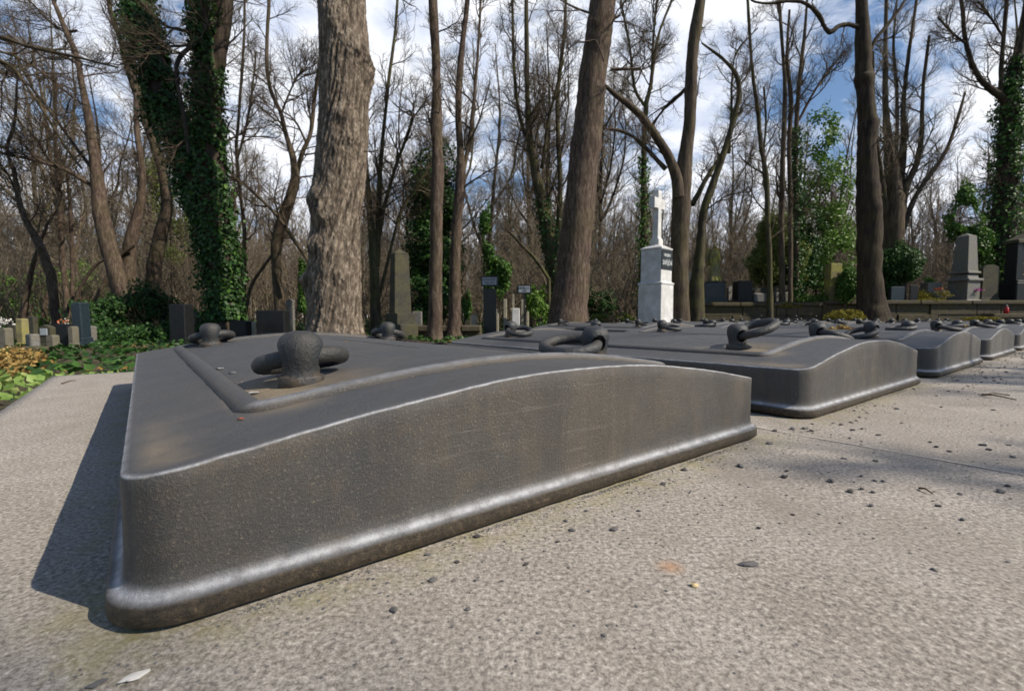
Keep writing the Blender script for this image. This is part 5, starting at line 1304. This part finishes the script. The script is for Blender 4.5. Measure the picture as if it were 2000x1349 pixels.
stone(907, 920, 612, 10.6, M['olive'], "brown stone under the ivy tuft beside the second slim trunk")
stone(965, 974, 603, 10.4, M['pale'], "pale narrow stone edge just right of the taller sign", plinth=0)
stone(1085, 1092, 590, 13., M['olive'], "small weathered stone at the left foot of the leaning trunk")

# --- white monument with a cross
def monument():
    d = 10.5; c = at(1280, 619, d); root = empty("white_cross_monument", (c.x, d, G), PI / 4, label="tall white granite pedestal topped by a cross, with a black name plaque", cat="monument")
    def Z(py): return at(1280, py, d).z - G
    mb = MB(); mb.box(0, 0, -.05, .62, .62, .20, .02); mb.build("foot", M['white'], root)
    mb = MB(); mb.box(0, 0, .15, .555, .555, Z(556) - .15, .008, tx=.985); mb.box(0, 0, Z(556) - .001, .575, .575, .035, .010); mb.box(0, 0, Z(556) + .033, .545, .545, .03, .012, tx=.93); mb.build("base_block", M['white'], root)
    z0 = Z(556) + .062; z1 = Z(489)
    mb = MB(); mb.box(0, 0, z0, .485, .485, z1 - z0, .006, tx=.985); mb.build("upper_block", M['white'], root)
    mb = MB(); s = .252; hh = .085
    mb.box(0, 0, z1, s * 2, s * 2, .03, .006)
    V = [(-s, -s, z1 + .03), (s, -s, z1 + .03), (s, s, z1 + .03), (-s, s, z1 + .03), (-.12, -.12, z1 + hh + .02), (.12, -.12, z1 + hh + .02), (.12, .12, z1 + hh + .02), (-.12, .12, z1 + hh + .02)]
    mb.add(V, [(0, 1, 5, 4), (1, 2, 6, 5), (2, 3, 7, 6), (3, 0, 4, 7), (4, 5, 6, 7)]); mb.build("cap", M['white'], root)
    zc = z1 + hh + .02
    mb = MB(); mb.box(0, 0, zc, .205, .205, .13, .01); mb.box(0, 0, zc + .129, .19, .19, .04, .012, tx=.82)
    t = .070; zt_ = Z(373); za, zb_ = Z(408), Z(389)
    # cross with gently flared ends, arms along the local x axis
    w2 = .235
    out = [(-t * 1.15, zc + .14), (t * 1.15, zc + .14), (t * .9, za - .03), (t * 1.2, za), (w2, za - .012), (w2, zb_ + .012), (t * 1.2, zb_), (t * .95, zb_ + .03), (t * 1.1, zt_), (-t * 1.1, zt_), (-t * .95, zb_ + .03), (-t * 1.2, zb_), (-w2, zb_ + .012), (-w2, za - .012), (-t * 1.2, za), (-t * .9, za - .03)]
    mb.prism(out, -.065, .065); cr = mb.build("cross", M['white'], root)
    md = cr.modifiers.new("edge", 'BEVEL'); md.width = .006; md.segments = 2; md.limit_method = 'ANGLE'
    # plaque on the sunlit face (local -y)
    mb = MB(); pw, pz0, pz1 = .478, Z(528), Z(490.5); mb.box(0, -.2475, pz0, pw, .014, pz1 - pz0, .003); pl = mb.build("plaque", M['black'], root)
    for t_, z_, s_ in (("HROBKY", .66, .085), ("ZÁPŮJČNÍ", .24, .125)):
        cu = bpy.data.curves.new("lettering", 'FONT'); cu.body = t_; cu.size = s_; cu.align_x = 'CENTER'; cu.extrude = .003; cu.offset = .002; cu.materials.append(M['letter'])
        tx = link("lettering", cu, None, pl); tx.location = (0, -.2575, pz0 + (pz1 - pz0) * z_); tx.rotation_euler = (PI / 2, 0, 0)
        solid_text(tx, .29 if s_ < .1 else .42)
monument()

# --- angel statue on its pedestal
def angel():
    d = 15.2; sc = d / FPX; c = at(1394, 585, d); root = empty("angel_statue", (c.x, d, TZ - .05), .12, label="moss yellowed stone angel with raised wings standing on a block", cat="statue")
    hgt = (549 - 481) * sc; zb = at(1394, 549, d).z - (TZ - .05)
    mb = MB(); mb.box(0, .05, -.05, .56, .5, zb - .03, .02); mb.box(0, .05, zb - .081, .62, .55, .06, .015); mb.build("pedestal", M['olive'], root)
    me = bpy.data.meshes.new("body"); S = hgt
    pts = [(0, 0, .50), (0, 0, .64), (0, -.01, .78), (0, -.01, .86), (0, -.02, .93), (.03, -.01, .26), (.035, -.01, .02), (-.035, -.02, .26), (-.04, -.05, .02), (.10, 0, .78), (.125, -.02, .62), (.07, -.10, .55), (-.10, 0, .78), (-.13, .0, .62), (-.12, -.05, .47)]
    ed = [(0, 1), (1, 2), (2, 3), (3, 4), (0, 5), (5, 6), (0, 7), (7, 8), (2, 9), (9, 10), (10, 11), (2, 12), (12, 13), (13, 14)]
    rad = [.085, .07, .075, .032, .055, .055, .04, .055, .04, .042, .034, .022, .042, .034, .022]
    me.from_pydata([(x * S, y * S, z * S) for x, y, z in pts], ed, [])
    o = link("body", me, M['mossy'], root); o.location = (0, 0, zb)
    md = o.modifiers.new("skin", 'SKIN'); 
    for v, r in zip(me.skin_vertices[0].data, rad): v.radius = (r * S, r * S * .85)
    me.skin_vertices[0].data[0].use_root = True
    o.modifiers.new("sub", 'SUBSURF').levels = 2; o.modifiers[-1].render_levels = 2
    mb = MB(); seg = 28; prof = [(.20, 0), (.175, .1), (.15, .25), (.125, .4), (.105, .52), (.095, .6), (.10, .68), (.115, .76), (.07, .83)]
    V = []; F = []
    for r, z in prof:
        for i in range(seg): a = 2 * PI * i / seg; f = r * (1 + .10 * math.sin(a * 7 + z * 3) * (1 - z)); V.append((f * S * math.cos(a), f * S * .8 * math.sin(a), z * S))
    for k in range(len(prof) - 1):
        for i in range(seg): F.append((k * seg + i, k * seg + (i + 1) % seg, (k + 1) * seg + (i + 1) % seg, (k + 1) * seg + i))
    mb.add(V, F); g = mb.build("robe", M['mossy'], root, True); g.location = (0, 0, zb)
    mb = MB(); mb.lathe([(.02 * S, -.03 * S), (.052 * S, .0), (.060 * S, .03 * S), (.05 * S, .06 * S), (.01 * S, .075 * S)], 14, (0, .01, zb + .935 * S)); mb.build("hair", M['mossy'], root, True)
    for s_ in (-1, 1):
        out = [(.03, .62), (.10, .50), (.17, .40), (.20, .50), (.215, .66), (.21, .82), (.18, .93), (.14, .96), (.10, .90), (.06, .80), (.03, .74)]
        mb = MB(); mb.prism([(s_ * x * S, z * S) for x, z in (out if s_ > 0 else out[::-1])], .07 * S, .12 * S); w_ = mb.build("wing", M['mossy'], root); w_.location = (0, 0, zb)
angel()
def T(*a, **k):
    k.setdefault('zb', TZ - .03); return stone(*a, **k)
T(1336, 1351, 532, 15.0, M['pale'], "small pale capped pillar right behind the brown trunk by the cross", zb=G, plinth=.15)
T(1373, 1412, 553, 14.9, M['bluedark'], "dark bluish tomb block in front of the angel's pedestal", plinth=.2, dep=.3)
T(1420, 1436, 558, 15.4, M['grey'], "grey leaning stone between the angel and the black block", shape='point', rz=.3)
T(1436, 1464, 549, 14.95, M['dark'], "black square block between the angel and the low tombs", plinth=.1, dep=.4)
def low_tomb(px0, px1, pyt, d, label):
    a, b = at(px0, pyt, d), at(px1, pyt, d); w = b.x - a.x; h = a.z - TZ + .03; root = empty("low_tomb", ((a.x + b.x) / 2, d + .2, TZ - .03), label=label, cat="tomb")
    mb = MB(); mb.box(0, 0, -.03, w, .6, h * .62 + .03, .03); mb.build("chest", M['grey'], root)
    mb = MB(); n = 14; out = [(w * .46 * math.cos(PI * i / n), h * .62 + h * .42 * math.sin(PI * i / n) * (1 + .15 * mn.noise(Vector((i * .8, px0, 0))))) for i in range(n + 1)]; mb.prism(out, -.26, .26); mb.build("lid", M['olive'], root)
low_tomb(1470, 1508, 562, 14.9, "low grey tomb chest with rounded lid, left one under the yew")
low_tomb(1512, 1547, 558, 14.9, "low grey tomb chest with rounded lid, right one under the yew")
leafy("moss_fringe", "orange yellow moss fringe along the wall below the low tombs", "moss", [blob(1505, 1572, 590, 600, 14.25, .12)], M['drymoss'], 2200, (.02, .04), 31, thr=-.8)
leafy("moss_fringe", "yellow moss along the foot of the wall near the right edge", "moss", [blob(1880, 1955, 618, 626, 13.3, .2)], M['drymoss'], 1500, (.02, .04), 32, thr=-.8)
leafy("moss_fringe", "yellow green cushion of moss on the wall right of the dark trunk", "moss", [blob(1790, 1850, 582, 594, 14.3, .15)], M['drymoss'], 1500, (.02, .04), 33, thr=-.8)
T(1617, 1639, 515, 14.7, M['mossy'], "tall mossy stone stump against the bright ivy bush", plinth=0, dep=.3)
T(1738, 1765, 560, 14.8, M['bluedark'], "blue grey headstone under the ivy dome", plinth=.1)
T(1805, 1832, 552, 15.4, M['grey'], "blue grey stone carrying a small round shrub", plinth=.1, dep=.3)
T(1778, 1793, 557, 14.7, M['dark'], "small black name board on a yellow stake", plinth=0, name="name_board", cat="sign", dep=.03)
# right obelisk
def right_obelisk():
    d = 15.0; sc = d / FPX; c = at(1881, 585, d); root = empty("obelisk", (c.x, d, TZ - .03), .25, label="squat grey obelisk with moulded collar on a square base at the right", cat="obelisk")
    Z = lambda py: at(1881, py, d).z - TZ + .03
    mb = MB(); mb.box(0, 0, -.03, .62, .62, .1, .02); mb.box(0, 0, .069, .54, .54, Z(549) - .07, .01); mb.build("base_block", M['grey'], root)
    mb = MB(); mb.box(0, 0, Z(549) - .001, .66, .66, .07, .02); mb.box(0, 0, Z(549) + .068, .50, .50, .13, .02, tx=.9); mb.box(0, 0, Z(536) + .02, .56, .56, .06, .02); mb.build("collar", M['grey'], root)
    z0 = Z(536) + .079; mb = MB(); mb.box(0, 0, z0, .45, .45, Z(462) - z0, .008, tx=.76)
    n = .45 * .76 / 2; z1 = Z(462); mb.add([(-n, -n, z1 + .001), (n, -n, z1 + .001), (n, n, z1 + .001), (-n, n, z1 + .001), (0, 0, z1 + .10)], [(0, 1, 4), (1, 2, 4), (2, 3, 4), (3, 0, 4)]); mb.build("shaft", M['grey'], root)
right_obelisk()
T(1917, 1949, 517, 14.9, M['olive'], "round topped dark headstone between the obelisk and the edge monument", shape='round', plinth=.12)
def edge_monument():
    d = 14.9; c = at(1998, 585, d); root = empty("edge_monument", (c.x, d, TZ - .03), .1, label="large dark granite monument with a cornice, cut by the right edge of the photo", cat="monument")
    Z = lambda py: at(1998, py, d).z - TZ + .03; 
    mb = MB(); mb.box(0, 0, -.03, 1.25, .6, Z(553) + .03, .02); mb.build("base_block", M['dark'], root)
    mb = MB(); mb.box(0, 0, Z(553) - .001, 1.1, .5, .07, .02); mb.box(-.42, 0, Z(549), .18, .34, Z(476) - Z(549), .01); mb.box(.42, 0, Z(549), .18, .34, Z(476) - Z(549), .01); mb.build("pillar", M['dark'], root)
    mb = MB(); mb.box(0, .02, Z(549), .66, .26, Z(480) - Z(549), .01); sl = mb.build("slab", M['dark'], root)
    mb = MB(); mb.box(0, 0, Z(476) - .001, 1.12, .44, .10, .02); mb.prism([(-.5, Z(476) + .1), (.5, Z(476) + .1), (0, Z(455))], -.18, .18); mb.build("cornice", M['olive'], root)
    for i in range(7):
        mb = MB(); mb.box(0.0, -.114, Z(545) + .12 + i * .11, .42 - .07 * (i % 3), .006, .035, .001); mb.build("lettering", M['gold'], sl)
edge_monument()
def lantern():
    d = 13.75; c = at(1966, 597, d); root = empty("grave_lantern", (c.x, d, .42), label="small red glass grave lantern standing on the step at the right", cat="lantern")
    mb = MB(); mb.lathe([(.03, .0), (.055, .01), (.058, .10), (.05, .16), (.03, .19)], 14); mb.build("glass", M['red'], root, True)
    mb = MB(); mb.lathe([(.032, .188), (.034, .22), (.02, .25), (.006, .26)], 12); mb.build("lid", M['grey'], root, True)
lantern()
blooms(1912, 566, 14.7, M['pink'], 60, .05, "magenta flowers in front of the round topped headstone", seed=5)
blooms(1832, 564, 14.7, M['orange'], 40, .05, "orange flowers right of the stone with the shrub", seed=6)

blooms(1590, 590, 14.7, M['orange'], 40, .05, "orange dry bloom among the low plants before the tall evergreen", seed=8, spread=(.12, .05, .03))
